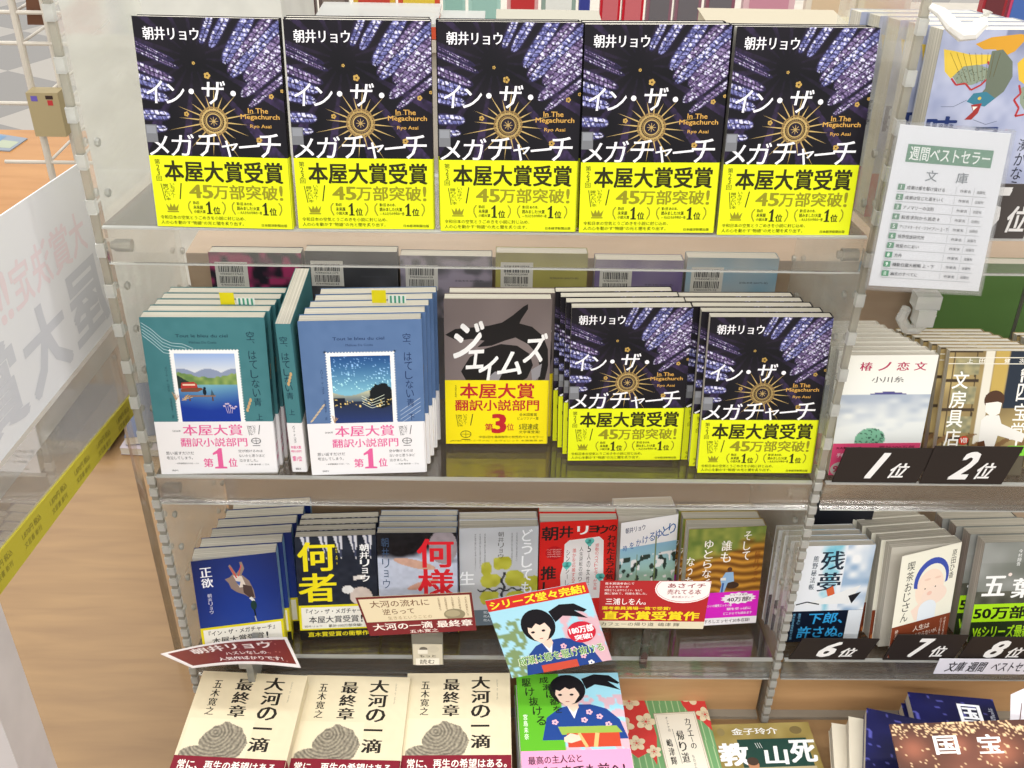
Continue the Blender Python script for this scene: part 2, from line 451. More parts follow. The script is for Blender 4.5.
def cover_star(tagged=True):
    a = Art(128, 188); a.rast(0, 0, 128, 124, .72, vault); a.rect(0, 124, 128, 188, '#1d1a22')
    starburst(a, 63, 89)
    for x, y, r in ((50, 38.5, 1.4), (61, 49, 2.8), (117, 66, 2.2), (39, 83, 2.2), (103, 105, 2.6), (127, 61, 1.5)): flower(a, x, y, r)
    W = '#f3f1f4'
    a.text('朝井リョウ', 8, 8.5, 57, 19.5, W, 0, mincho=.04)
    x = 8
    for ch, x0, y0, x1, y1 in (('イ', 5, 54, 20, 74), ('ン', 22, 57, 39, 74), ('ザ', 55, 53.5, 76, 74)):
        a.text(ch, x0, y0, x1, y1, W, 0, .12, mincho=.02)
    a.ell(45.5, 63, 2.4, 2.4, W); a.ell(83, 64, 2.4, 2.4, W)
    for ch, x0, y0, x1, y1 in (('メ', 1, 103, 19, 121), ('ガ', 21, 101, 43, 121), ('チ', 45, 100, 66, 121), ('ャ', 68, 106, 83, 121), ('チ', 101, 99, 122, 121)):
        a.text(ch, x0, y0, x1, y1, W, 0, .1, mincho=.02)
    a.line([(84, 112), (103, 110)], 1.9, W)
    G = '#d0a050'
    a.text('In The', 95, 76.5, 113, 81, G, .025); a.text('Megachurch', 88, 82, 123, 87.5, G, .025); a.text('Ryo Asai', 96, 91, 115, 95, G, .015)
    if tagged: a.rect(0, 93, 10.5, 109, '#77787c'); a.rect(1, 94, 9.5, 101, '#8d8f95')
    return a
def one(a, x0, y0, x1, y1, col):
    w, h = x1 - x0, y1 - y0
    a.poly([(x0 + w * .35, y0 + h * .1), (x0 + w * .5, y0), (x0 + w * .72, y0), (x0 + w * .72, y0 + h * .9), (x0 + w, y0 + h * .92), (x0 + w, y1), (x0 + w * .05, y1), (x0 + w * .05, y0 + h * .92), (x0 + w * .33, y0 + h * .9), (x0 + w * .33, y0 + h * .26), (x0, y0 + h * .34), (x0, y0 + h * .24)], col)
def crown(a, x, y, w, h, c):
    a.poly([(x, y), (x + w * .25, y + h * .45), (x + w * .36, y - h * .05), (x + w * .5, y + h * .4), (x + w * .64, y - h * .05), (x + w * .75, y + h * .45), (x + w, y), (x + w * .86, y + h * .8), (x + w * .14, y + h * .8)], c)
    a.rect(x + w * .05, y + h * .86, x + w * .95, y + h, c)
def slantcols(a, x, y, w, h, c, s1='いちばん!', s2='贈りたい本'):
    a.vtext(s2, x + w * .2, y, y + h, c, w=w * .24, lean=.12); a.vtext(s1, x + w * .52, y - h * .05, y + h * .85, c, w=w * .2)
    a.line([(x + w * .95, y - h * .05), (x + w * .82, y + h * .9)], w * .05, c)
    a.line([(x, y), (x + w * .12, y + h)], w * .03, c)
def band_star():
    a = Art(128, 67); D = '#2d2c10'; O = '#8f8a1e'
    a.vtext('第23回', 7, 3, 24, D, w=5)
    a.text('本屋大賞受賞', 13, 4.5, 122, 23.5, D, .042)
    a.text('45', 34, 26.5, 55, 39, O, .03, mincho=.09); a.text('万部突破', 56, 26, 116, 39.5, O, .028, mincho=.03); a.text('!', 118, 26, 121, 39.5, O, .03)
    slantcols(a, 8, 26, 20, 16, D)
    crown(a, 10.5, 45, 12, 8, O); 
    for x0, s1, s2, s3 in ((32, '第6回', '未来屋', '小説大賞'), (73, '第1回 あの本、', '読みました?大賞', '— 大人たちの今年の一冊')):
        L = 20 if x0 == 32 else 33
        w = 12 if x0 == 32 else 24
        a.text(s1, x0 + 4, 42, x0 + w * .8, 45, D, .015); a.text(s2, x0 + 4, 46, x0 + w + 1, 49.6, D, .02); a.text(s3, x0 + 4, 50.4, x0 + w + 3, 53.4, D, .02)
        X = x0 + w + 4
        one(a, X, 42, X + 5.5, 54, D); a.text('位', X + 6.5, 47, X + 13, 54, D, .03)
        for sx, bx in ((-1, x0 + 2), (1, X + 15.5)):
            a.line([(bx, 42), (bx + sx * 2.2, 45), (bx + sx * 2.4, 49), (bx, 54)], 1.0, O)
    a.text('令和日本の空気とうごめきを小説に封じ込め、', 4, 56, 84, 59.6, D); a.text('人の心を動かす“物語”の光と闇を炙り出す。', 4, 61, 82, 64.6, D)
    a.text('日本経済新聞出版', 99, 62.3, 123, 65, D, .01)
    return a
design('star', 128, 188, 13.6, '#1b1820', cover_star(), spinecol='#17141c', band=(67, '#dfe61a', band_star(), None))
design('stardeep', 128, 188, 13.6, '#1b1820', None, spinecol='#17141c', band=(67, '#dfe61a', None, None))

def stampframe(a, x0, y0, x1, y1):
    a.rect(x0, y0, x1, y1, '#f2f2f0'); L = a.l
    n = int((x1 - x0) / 3.2)
    for i in range(n + 1):
        for y in (y0, y1): a.ell(x0 + (x1 - x0) * i / n, y, 1.25, 1.25, a.bg, L + .1, 8)
    n = int((y1 - y0) / 3.2)
    for i in range(n + 1):
        for x in (x0, x1): a.ell(x, y0 + (y1 - y0) * i / n, 1.25, 1.25, a.bg, L + .1, 8)
    a.l += .2
def lake(X, Y):
    u = (X - 30) / 62; v = (Y - 41) / 83
    c = mixc(np.array([150, 176, 222]), np.array([226, 226, 224]), v / .3)
    m1 = .27 - .06 * np.abs(np.sin(u * 7 + 1)) ; c = np.where((v > m1)[..., None], np.array([138, 150, 176]), c)
    m2 = .36 - .16 * np.abs(u - .55) - .03 * noise2(X, Y * 0, 3, 5); c = np.where((v > m2)[..., None], mixc(np.array([96, 128, 74]), np.array([150, 170, 96]), noise2(X, Y, 5, 2)), c)
    w = v > .44
    c = np.where(w[..., None], mixc(np.array([120, 176, 190]), np.array([24, 56, 150]), (v - .44) * 2.6 + np.abs(u - .5) * .3), c)
    t = (v > .3 + u * .5) & (v < .5) & (u < .33); c = np.where(t[..., None], np.array([28, 44, 40]) + noise2(X, Y, 2, 4)[..., None] * 18, c)
    return c
def nightsky(X, Y):
    u = (X - 30) / 62; v = (Y - 41) / 83
    c = mixc(np.array([32, 74, 132]), np.array([126, 186, 208]), v / .52)
    st = cell2(X, Y, 1.1, 9) > .93; c = np.where((st & (v < .5))[..., None], c + 90, c)
    g = v > .52 + .05 * np.sin(u * 6); c = np.where(g[..., None], mixc(np.array([190, 190, 160]), np.array([44, 66, 100]), (v - .52) * 5), c)
    g = v > .66; c = np.where(g[..., None], mixc(np.array([36, 46, 66]), np.array([40, 60, 120]), (v - .66) * 2.8), c)
    tr = ((u - .82) / .22) ** 2 + ((v - .58) / .2) ** 2 + .35 * noise2(X, Y, 2.5, 3) < 1; c = np.where(tr[..., None], np.array([20, 26, 30]), c)
    bl = (v > .6) & (v < .72) & (noise2(X, Y * 0, 4, 6) > .45) & (u < .62); c = np.where(bl[..., None], np.array([26, 34, 50]), c)
    li = (cell2(X, Y, 1.3, 12) > .9) & (v > .62) & (v < .74); c = np.where(li[..., None], np.array([240, 210, 130]), c)
    return c
def cover_stamp(bg, vol, pic):
    a = Art(126, 188); a.bg = bg; D = '#1c3848' if vol == '上' else '#22345c'
    a.rast(0, 0, 126, 124, 4, lambda X, Y: np.zeros(X.shape + (3,)) + np.array([int(bg[i:i + 2], 16) for i in (1, 3, 5)]) + (noise2(X, Y, 9, 1)[..., None] - .5) * 6)
    if vol == '上':
        for k in range(5): a.line([(1, 6 + k * 3.6), (10, 13 + k * 4), (20, 24 + k * 4), (29, 29 + k * 3.2), (40, 30 + k * 3.6), (52, 36 + k * 3)], .55, '#b7d0d4')
    stampframe(a, 25, 36, 97, 126); a.rast(30, 41, 92, 124, .9, pic)
    if vol == '上':
        a.poly([(33, 80), (34, 75), (47, 74), (50, 77), (50, 81), (33, 82)], '#b43a34'); a.rect(35, 76.5, 48, 78.5, '#e8c9b0'); a.poly([(32, 84), (34, 82), (54, 81), (56, 83), (50, 86), (33, 86)], '#7a4a34')
        a.rect(36, 90, 68, 91.8, '#8a6a52'); a.rect(40, 91.8, 41.5, 97, '#5a4338'); a.rect(64, 91.8, 65.5, 97, '#5a4338')
        a.ell(57, 86, 1.9, 4, '#12202c'); a.ell(57.4, 81.6, 1.4, 1.5, '#12202c'); a.poly([(63, 90), (64.5, 83), (67, 90)], '#3e5a6c')
        a.l += .3
        for i in range(6): a.line([(37 - i, 96), (33 + i * 2.2, 89 + abs(i - 3) * 1.5)], .7, '#c9a878', a.l)
        for i in range(7): a.ell(76 + i * 2, 103 - 3 * math.sin(i), 1.5, 1.1, '#c3b1c8', a.l + .1, 8)
        for i in range(4): a.line([(79 + i * 1.5, 112), (77 + i * 2.6, 103)], .5, '#c3b1c8', a.l)
        for i in range(5): a.line([(26, 96), (23 + i * 1.8, 86 + i)], .6, '#b8936a', a.l)
        for i in range(4): a.ell(100 + i * 1.4, 108 - i * 4, 1.4, 2.6, '#c3a274', a.l, 8)
    else:
        for i in range(4): a.line([(60, 98 - i * 3), (70, 104 - i * 3), (84, 100 - i * 4)], .5, '#dfe9d4')
        a.l += .3
        for i in range(6): a.ell(6 + i * 2.6, 118 - i * 3.6, 3.2, 1.1, '#c9b79c', a.l, 8, -.8)
        for i in range(5): a.line([(30, 124 - i), (27 + i * 1.6, 112 + i)], .6, '#b8936a', a.l)
        for i in range(4): a.line([(100, 124 - i * 5), (122, 108 - i * 5)], .5, '#b9c6d8', a.l)
    a.text('Tout le bleu du ciel', 34, 19, 87, 22.5, D, .01); a.text('Mélissa Da Costa', 47, 27, 75, 29.5, D)
    a.vtext('空、はてしない青', 110, 15, 104, D, w=8, lean=.02); a.vtext(vol, 112, 112, 121, D, w=7)
    a.vtext('メリッサ・ダ・コスタ', 20, 56, 86, D, w=2.4); a.vtext('山本知子 訳', 21, 92, 118, D, w=2.2)
    return a
def band_pink():
    a = Art(126, 66); P = '#e0629a'; D = '#3c3c40'
    a.text('本屋大賞', 29, 3.5, 92, 17, P, .005, mincho=.045); a.text('翻訳小説部門', 25, 20, 96, 31, P, .003, mincho=.035)
    a.text('第', 47, 46, 57, 57, P, .01, mincho=.04); one(a, 58, 33, 72, 59, P); a.text('位', 74, 46, 83, 57, P, .01, mincho=.04)
    a.text('2026年', 18, 10, 27, 12.5, D)
    a.text('思い返すだけだ', 8, 37, 38, 41, D); a.text('号泣してしまう。', 8, 43, 36, 47, D)
    a.text('空が抱けるのは', 86, 35, 112, 38.5, D); a.text('ないかと思うほど', 86, 41, 114, 44.5, D); a.text('泣きました。', 86, 47, 106, 50.5, D)
    a.text('— 紀伊國屋書店 ○○店 — さん', 16, 51, 42, 53, D); a.text('— 丸善 書店員 — さん', 92, 53, 118, 55, D); a.text('講談社', 12, 60, 19, 62, D)
    slantcols(a, 98, 5, 14, 12, D)
    a.line([(106 + 5 * math.cos(t / 2), 24 + 3.5 * math.sin(t / 2)) for t in range(14)], .7, D); a.line([(101, 24), (111, 24)], .5, D); a.line([(106, 20), (106, 28)], .5, D); a.line([(102, 30), (110, 30)], .7, D)
    return a
def spine_stamp(bg, vol):
    a = Art(14, 188); D = '#1c3848'
    a.vtext('空、はてしない青', 7, 14, 92, D, w=7.5); a.vtext(vol, 7, 104, 112, D, w=6)
    for i in range(4): a.ell(7 + i * 1.2, 72 - i * 4, 1.4, 2.6, '#c3a274')
    return a
def spine_band_pink():
    a = Art(14, 66)
    a.vtext('メリッサ・ダ・コスタ', 7, 3, 26, '#3c3c40', w=2.6); a.text('本屋大賞', 1.5, 30, 12.5, 34, '#e0629a', .02); a.text('翻訳小説部門', 1.5, 36, 12.5, 39, '#e0629a', .01)
    a.text('第1位', 2, 44, 12, 51, '#e0629a', .03); a.text('講談社', 4, 60, 10, 63, '#3c3c40')
    return a
design('teal', 126, 188, 16, '#447a80', cover_stamp('#447a80', '上', lake), spine_stamp('#447a80', '上'), band=(66, '#ebe9ea', band_pink(), spine_band_pink()), mat=MATTE)
design('blue', 126, 188, 16, '#5a76a0', cover_stamp('#5a76a0', '下', nightsky), spine_stamp('#5a76a0', '下'), band=(66, '#ebe9ea', band_pink(), spine_band_pink()), mat=MATTE)

def cover_whale():
    a = Art(117, 182); W = '#f0eeec'
    a.rast(0, 0, 117, 182, 5, lambda X, Y: np.zeros(X.shape + (3,)) + np.array([122, 110, 108]) + (noise2(X, Y, 30, 1)[..., None] - .5) * 10)
    B = '#1b1818'
    a.poly([(1, 43), (12, 36), (30, 34), (48, 32), (63, 28), (74, 20), (86, 9), (91, 6), (91, 12), (84, 24), (82, 29), (96, 33), (108, 44), (114, 60), (115, 80), (112, 98), (104, 100), (106, 84), (102, 66), (92, 54), (78, 46), (66, 50), (52, 56), (36, 58), (44, 50), (30, 48), (14, 50)], B)
    a.poly([(18, 88), (28, 70), (44, 60), (62, 54), (80, 56), (94, 66), (98, 80), (92, 96), (80, 104), (60, 104), (40, 104), (24, 100)], B)
    a.poly([(48, 96), (56, 88), (64, 90), (60, 100), (50, 104)], '#8f8c90'); a.poly([(96, 86), (108, 78), (106, 94), (98, 102)], '#8f8c90')
    for ch, x0, y0, x1, y1 in (('ジ', 9, 28, 44, 70), ('ェ', 23, 62, 44, 84), ('イ', 38, 70, 60, 100), ('ム', 58, 64, 84, 92), ('ズ', 86, 42, 114, 76)):
        a.text(ch, x0, y0, x1, y1, W, .035, .28, rot=-4)
    return a
def band_whale():
    a = Art(117, 83); R_ = '#b8242a'; D = '#4a4a18'
    a.text('本屋大賞', 17, 4, 100, 23, R_, .035); a.text('翻訳小説部門', 11, 25, 106, 39, R_, .03)
    a.text('第', 45, 56, 54, 65, R_, .03); a.text('3', 54, 44, 68, 68, R_, .06); a.text('位', 70, 56, 78, 65, R_, .02)
    a.vtext('2026年', 12, 6, 22, D, w=2.5); slantcols(a, 12, 44, 20, 16, D)
    a.line([(23 + 6 * math.cos(t / 2), 70 + 4.5 * math.sin(t / 2)) for t in range(14)], .8, D); a.line([(17, 70), (29, 70)], .5, D); a.line([(23, 65), (23, 75)], .5, D); a.line([(18, 77), (28, 77)], .8, D)
    a.text('全米図書賞', 84, 42, 104, 46, D); a.text('ピュリツァー賞', 82, 47, 106, 51, D); a.text('5冠達成', 84, 56, 106, 64, D, .01); a.text('文学賞受賞!', 84, 65, 108, 69, D)
    a.text('文芸2冠を最高傑作と世界的ベストセラー!', 38, 72, 112, 75.5, D); a.text('JAMES  パーシヴァル・エヴェレット 木原善彦 訳', 5, 77.5, 112, 80, D)
    return a
design('whale', 117, 182, 15, '#7a6e6c', cover_whale(), spinecol='#6f6462', band=(83, '#f0dd12', band_whale(), None), mat=PRINT)
a = Art(15, 83); a.ell(7.5, 60, 6, 9, '#c22c26')
BOOKS['whale']['parts'][2][1]

# -- paperbacks of the third tier
def duck(X, Y):
    u = X / 99; v = Y / 100
    return mixc(np.array([20, 26, 66]), np.array([34, 66, 156]), .2 + v * .5 + .3 * np.sin(u * 3))
def cover_duck():
    a = Art(99, 146); a.rast(0, 0, 99, 98, 3, duck); a.rect(0, 98, 99, 146, '#1c3270')
    a.vtext('正欲', 15, 10, 40, '#eeeef2', w=13, mincho=.05); a.vtext('朝井リョウ', 16, 48, 78, '#e4e4ea', w=4.5)
    a.poly([(40, 36), (36, 30), (42, 28), (46, 24), (42, 12), (44, 10), (50, 24), (56, 16), (55, 8), (58, 8), (60, 18), (56, 26), (64, 36), (68, 50), (69, 62), (64, 62), (58, 56), (48, 50), (42, 44)], '#8d7a6e')
    a.poly([(46, 26), (56, 28), (60, 44), (52, 44)], '#d8cdc0'); a.poly([(48, 34), (54, 36), (52, 42)], '#3a5aa0'); a.line([(44, 14), (50, 30)], 1.6, '#c8504a'); a.line([(57, 12), (52, 28)], 1.2, '#c8504a')
    a.poly([(56, 40), (66, 44), (68, 60), (62, 60), (56, 52)], '#4c3c38'); a.line([(63, 60), (67, 66)], 3.4, '#dcdcd8'); a.ell(66, 72, 3.6, 7, '#1d3a34'); a.line([(66, 78), (67, 88), (65, 94)], 2.2, '#14201e', None, .8); a.line([(66, 88), (67, 96)], 1.4, '#b9bdb4')
    return a
def band_yel(line2=True, gold='100万部突破!', last='直木賞受賞の衝撃作'):
    a = Art(99, 50); D = '#26262a'
    a.rect(3, 3, 96, 34, '#ece9e0')
    a.text('『イン・ザ・メガチャーチ』', 9, 5.5, 88, 13, D, .02); a.text('本屋大賞受賞', 12, 16, 74, 26, D, .015, mincho=.02); a.text('!', 77, 16, 79, 26, D, .03)
    a.rect(34, 27.5, 80, 33.5, '#f4f2ea'); a.text('累計' + gold, 36, 28.5, 78, 32.8, '#3b3a20', .03); a.text('朝井リョウ', 6, 29, 28, 32, D)
    a.rect(0, 36, 99, 50, '#1d1b18'); a.text(last, 10, 39, 86, 46, '#e8d820', .03)
    return a
design('duck', 99, 146, 21, '#1c3270', cover_duck(), spinecol='#7fa7c8', band=(49, '#e2d61c', band_yel(last='生き延びるために、手を組みませんか。'), None), phi=5)
def suits(X, Y):
    c = np.zeros(X.shape + (3,)) + np.array([28, 34, 48])
    for k, x in enumerate((12, 34, 52, 70, 88)):
        d = np.abs(X - x - (Y) * .12); c = np.where(((d < 5.5 - Y * .16) & (Y < 34))[..., None], np.array([206, 206, 214]), c); c = np.where(((d < 1.3) & (Y < 30))[..., None], np.array([60, 66, 90]), c)
    c = np.where(((((X - 78) / 14) ** 2 + ((Y - 86) / 13) ** 2) < 1)[..., None], np.array([208, 194, 186]), c)
    c = np.where(((((X - 62) / 7) ** 2 + ((Y - 76) / 6) ** 2) < 1)[..., None], np.array([222, 222, 222]), c)
    c = np.where(((np.abs(Y - 60 + (X - 70) * .1) < 3) & (X > 70) & (X < 84))[..., None], np.array([220, 214, 210]), c)
    return c + (noise2(X, Y, 6, 3)[..., None] - .5) * 16
def cover_nanimono():
    a = Art(99, 146); a.rast(0, 0, 99, 106, 1.2, suits); a.rect(0, 106, 99, 146, '#181a20')
    Y = '#ecdc18'
    a.text('何', 3, 8, 47, 48, Y, .03, mincho=.03); a.text('者', 2, 52, 47, 92, Y, .03, mincho=.03)
    a.vtext('朝井リョウ', 84, 12, 66, '#f2f2f2', w=11, bold=.03); a.vtext('WHO AM I', 50, 14, 40, Y, w=2)
    return a
design('suit', 99, 146, 15, '#22283a', cover_nanimono(), spinecol='#1a3a78', band=(49, '#e2d61c', band_yel(), None))
def desk(X, Y):
    c = mixc(np.array([24, 22, 26]), np.array([188, 196, 216]), (Y - 26) / 12 + (noise2(X, Y, 14, 2) - .5) * 2)
    h = ((((X - 46) / 26) ** 2 + ((Y - 44 - (X - 46) * .25) / 6) ** 2) < 1); c = np.where(h[..., None], np.array([200, 160, 142]), c)
    h = ((((X - 82) / 18) ** 2 + ((Y - 20) / 24) ** 2) < 1); c = np.where(h[..., None], np.array([150, 140, 146]), c)
    h = ((((X - 56) / 20) ** 2 + ((Y - 74 + (X - 56) * .3) / 5) ** 2) < 1); c = np.where(h[..., None], np.array([196, 150, 132]), c)
    return c + (noise2(X, Y, 4, 5)[..., None] - .5) * 14
def cover_nanisama():
    a = Art(99, 146); a.rast(0, 0, 99, 98, 1.2, desk); a.rect(0, 98, 99, 146, '#b8c4d8')
    a.text('何', 50, 9, 94, 49, '#d42430', .03, mincho=.03); a.text('様', 50, 52, 94, 92, '#d42430', .03, mincho=.03)
    a.vtext('朝井リョウ', 10, 6, 80, '#3a5070', w=9)
    return a
design('hands', 99, 146, 14, '#9aa8c0', cover_nanisama(), spinecol='#2c4a80', band=(50, '#e2d61c', band_yel(), None))
def cracks(X, Y):
    c = np.zeros(X.shape + (3,)) + np.array([186, 188, 194]) + (noise2(X, Y, 20, 5)[..., None] - .5) * 10
    for (x, y, rx, ry) in ((54, 52, 12, 10), (34, 60, 7, 10), (40, 78, 13, 10), (70, 76, 12, 12), (38, 104, 12, 10), (70, 104, 12, 9), (92, 84, 10, 12)):
        e = (np.abs(X - x) / rx) ** 3 + (np.abs(Y - y) / ry) ** 3 + .8 * (noise2(X, Y, 6, 8) - .5) < 1
        c = np.where(e[..., None], np.array([176, 174, 60]) + (noise2(X, Y, 9, 6)[..., None] - .5) * 30, c)
    k = ((np.abs(Y - 92 + 2 * np.sin(X * .4)) < 1.4) & (X > 22) & (X < 88)) | ((np.abs(X - 55 - 2 * np.sin(Y * .3)) < 1.6) & (Y > 66) & (Y < 116))
    return np.where(k[..., None], np.array([46, 46, 52]), c)
def cover_cracks():
    a = Art(99, 146); a.rast(0, 0, 99, 122, 1.2, cracks); a.rect(0, 122, 99, 146, '#66727c')
    a.vtext('どうしても', 85, 3, 100, '#eceef2', w=13, bold=.02); a.vtext('生', 9, 62, 84, '#eceef2', w=19, bold=.02)
    a.vtext('朝井リョウ', 52, 6, 46, '#55504c', w=7)
    for i, x in enumerate((20, 26, 32, 66, 72)): a.vtext('命の意味を問い続けた長編小説の書き下ろし', x, 8, 62 - i * 3, '#5c5c60', w=1.8)
    for k in range(3): a.text('死んでしまおうと思ったことが', 30, 124 + k * 6, 96, 128 + k * 6, '#e8eef4', .01)
    return a
design('cracked', 99, 146, 17, '#c4c5ca', cover_cracks(), spinecol='#c8c8c4', phi=2)
def cover_red():
    a = Art(99, 146); a.rect(0, 0, 99, 146, '#d3241f')
    K = '#22201e'
    for ch, x, s in (('朝', 3, 20), ('井', 25, 17), ('リ', 48, 13), ('ョ', 63, 11), ('ウ', 74, 13), ('の', 88, 10)): a.text(ch, x, 7 + (0 if s > 15 else 1), x + s, 7 + s, '#f4f2f0' if ch == 'リ' else K, .04)
    a.poly([(32, 34), (38, 28), (60, 26), (76, 24), (82, 30), (83, 60), (85, 100), (82, 118), (30, 118), (28, 80), (32, 60)], '#e9e6e6'); L = a.l
    for i, (x, s, c) in enumerate(((74, '感動のベストセラーが文庫', '#d3241f'), (64, '5人の女性、', K), (54, '人生逆転の切り札は', K), (45, '誰かを応援すること', '#d3241f'), (37, 'シンパシーして', K))): a.vtext(s, x, 34 + i * 2, 106, c, w=4.6)
    for x, y in ((62, 30), (34, 64), (78, 84)): a.ell(x, y, 4, 4, '#64c6be'); a.ell(x + 4, y, 4, 4, '#64c6be', a.l); a.poly([(x - 3.6, y + 2), (x + 7.6, y + 2), (x + 2, y + 9)], '#64c6be', a.l)
    a.ell(19, 46, 11, 10, '#b8161c')
    for k in range(4): a.text('ハッピーかもしれない', 10, 40 + k * 3.4, 28, 42 + k * 3.4, '#f4e4e0')
    a.text('推', 3, 66, 22, 86, K, .04); a.text('し', 6, 90, 20, 106, K, .04)
    a.vtext('われたような気がして', 92, 22, 120, K, w=10, bold=.03)
    return a
design('redcov', 99, 146, 16, '#d3241f', cover_red(), spinecol='#c4221e', phi=4)
def islands(X, Y):
    c = np.zeros(X.shape + (3,)) + np.array([238, 238, 240])
    c = np.where((Y > 38)[..., None], mixc(np.array([140, 186, 214]), np.array([150, 182, 160]), (Y - 38) / 50), c)
    c = np.where(((Y > 52) & (noise2(X, Y, 8, 4) > .66))[..., None], np.array([42, 58, 52]), c)
    c = np.where(((Y > 52) & (noise2(X + 50, Y, 6, 9) > .76))[..., None], np.array([222, 222, 222]), c)
    c = np.where(((np.abs(X - 30) < 1) & (Y > 50) | (np.abs(X - 62) < 1.2) & (Y > 26))[..., None], np.array([110, 128, 84]), c)
    return c
def cover_leisure():
    a = Art(99, 146); a.rast(0, 0, 99, 146, 1.2, islands)
    a.text('朝井リョウ', 8, 8, 42, 16, '#34446a', .02, rot=-3)
    for i, ch in enumerate('時をかけるゆとり'): 
        s = 7 + i * .8; x = 5 + i * 11.2; a.text(ch, x, 34 - i * 3.2, x + s, 34 - i * 3.2 + s * 1.2, '#2c62a4', .01)
    return a
design('leisure', 78, 146, 22, '#e4e4e6', cover_leisure(), spinecol='#d8d8d8', phi=13)
def rocks(X, Y):
    b = np.sin((Y + 6 * np.sin(X * .05) + X * .12) * .55 + 3 * noise2(X, Y, 18, 3))
    g = mixc(np.array([96, 118, 52]), np.array([150, 156, 74]), noise2(X, Y, 7, 6)); r = mixc(np.array([112, 70, 24]), np.array([196, 140, 52]), b * .5 + .5)
    return mixc(g, r, (Y + X * .35 - 44) / 16 + (noise2(X, Y, 10, 2) - .5))
def cover_rocks():
    a = Art(99, 146); a.rast(0, 0, 99, 98, 1.2, rocks); a.rect(0, 98, 99, 146, '#b4559f')
    W = '#f4f0e8'
    a.vtext('そして', 76, 6, 50, W, w=9, mincho=.03); a.vtext('誰も', 50, 18, 52, W, w=13, mincho=.03); a.vtext('ゆとらなく', 27, 16, 88, W, w=11, mincho=.03); a.vtext('なった', 5, 40, 84, W, w=10, mincho=.03)
    a.vtext('朝井リョウ', 91, 36, 84, '#7a3c14', w=7)
    a.ell(62, 86, 9, 5, '#3c2a22'); a.poly([(46, 78), (52, 66), (62, 66), (64, 80), (56, 82), (52, 96), (46, 98), (48, 84)], '#8fb2d6'); a.ell(57, 62, 3.2, 3.6, '#54382c'); a.rect(46, 74, 53, 78, '#e0e0de'); a.line([(50, 82), (49, 97)], 2.5, '#3a5a9c')
    return a
def band_mag():
    a = Art(99, 50); W = '#f6e8f4'
    a.text('ウソみたいなホントの爆笑エッセイ集', 10, 18, 64, 22, W, .03); a.text('頭を空っぽに', 58, 24, 90, 28, W, .03); a.text('どこからでも読めます', 54, 31, 92, 35, W, .02)
    a.rect(0, 39, 99, 50, '#f0ecee'); a.text('書き下ろしエッセイ20本収録!', 18, 41.5, 90, 47, '#5c4a54', .02)
    pts = []
    for i in range(28):
        r = 1 if i % 2 else .82; t = 2 * PI * i / 28; pts.append((72 + 24 * r * math.cos(t), 10 + 9 * r * math.sin(t)))
    a.poly(pts, '#f2ecf0'); a.text('40万部!', 57, 8, 88, 15, '#4a2c44', .04); a.text('シリーズ累計', 60, 3, 84, 6.4, '#4a2c44')
    a.vtext('つ、', 8, 2, 18, '#6c1c64', w=8); a.text('退', 20, 26, 30, 36, '#c05ab4', .02)
    return a
design('rocks', 99, 146, 18, '#b59a5c', cover_rocks(), spinecol='#c8b88c', band=(50, '#d824c0', band_mag(), None), phi=4)

# -- flat piles at the front
def cover_river():
    a = Art(128, 188); K = '#26211c'
    a.rast(0, 0, 128, 116, 4, lambda X, Y: np.zeros(X.shape + (3,)) + np.array([222, 209, 178]) + (noise2(X, Y, 6, 1)[..., None] - .5) * 5); a.rect(0, 116, 128, 188, '#e0d4b6')
    a.vtext('大河の一滴', 91, 4, 108, K, w=22, bold=.012, mincho=.075); a.vtext('最終章', 55, 8, 64, K, w=19, bold=.012, mincho=.075); a.vtext('五木寛之', 23, 12, 62, K, w=10, mincho=.05)
    a.vtext('Drops of water', 112, 10, 40, '#9a927c', w=1.8)
    def rock(X, Y):
        base = np.array([226, 214, 184]); cx, cy = 46, 96
        e = (np.abs((X - 50) / 26)) ** 2.2 + (np.abs((Y - 98) / 27)) ** 2.2 + .5 * (noise2(X, Y, 8, 3) - .5) < 1
        e |= ((((X - 26) / 24) ** 2 + ((Y - 116) / 14) ** 2) < 1)
        r = np.hypot(X - 38, Y - 84); n = .5 + .5 * np.sin(r * 1.4 + 4 * noise2(X, Y, 7, 4)); n = n * .5 + .5 * noise2(X, Y, 1.6, 5)
        return np.where(e[..., None], mixc(np.array([92, 86, 76]), np.array([182, 172, 150]), n), base)
    a.rast(4, 66, 80, 116, 1, rock)
    return a
def band_river():
    a = Art(128, 72); W = '#f4eee4'
    a.text('常に、再生の希望はある。', 7, 5, 122, 16.5, W, .03); a.text('少年時代の引揚体験、自死への欲求、', 7, 19, 82, 24, W, .008); a.text('思いがけない癌の宣告——', 7, 28, 62, 33, W, .008)
    a.ell(104, 40, 26, 10, '#b99b62'); a.text('五木文学の到達点', 90, 34, 118, 38, '#6a1420', .02)
    return a
design('river', 128, 188, 16.5, '#e0d4b6', cover_river(), spinecol='#d8ccac', band=(72, '#7e1b2c', band_river(), None), mat=MATTE)
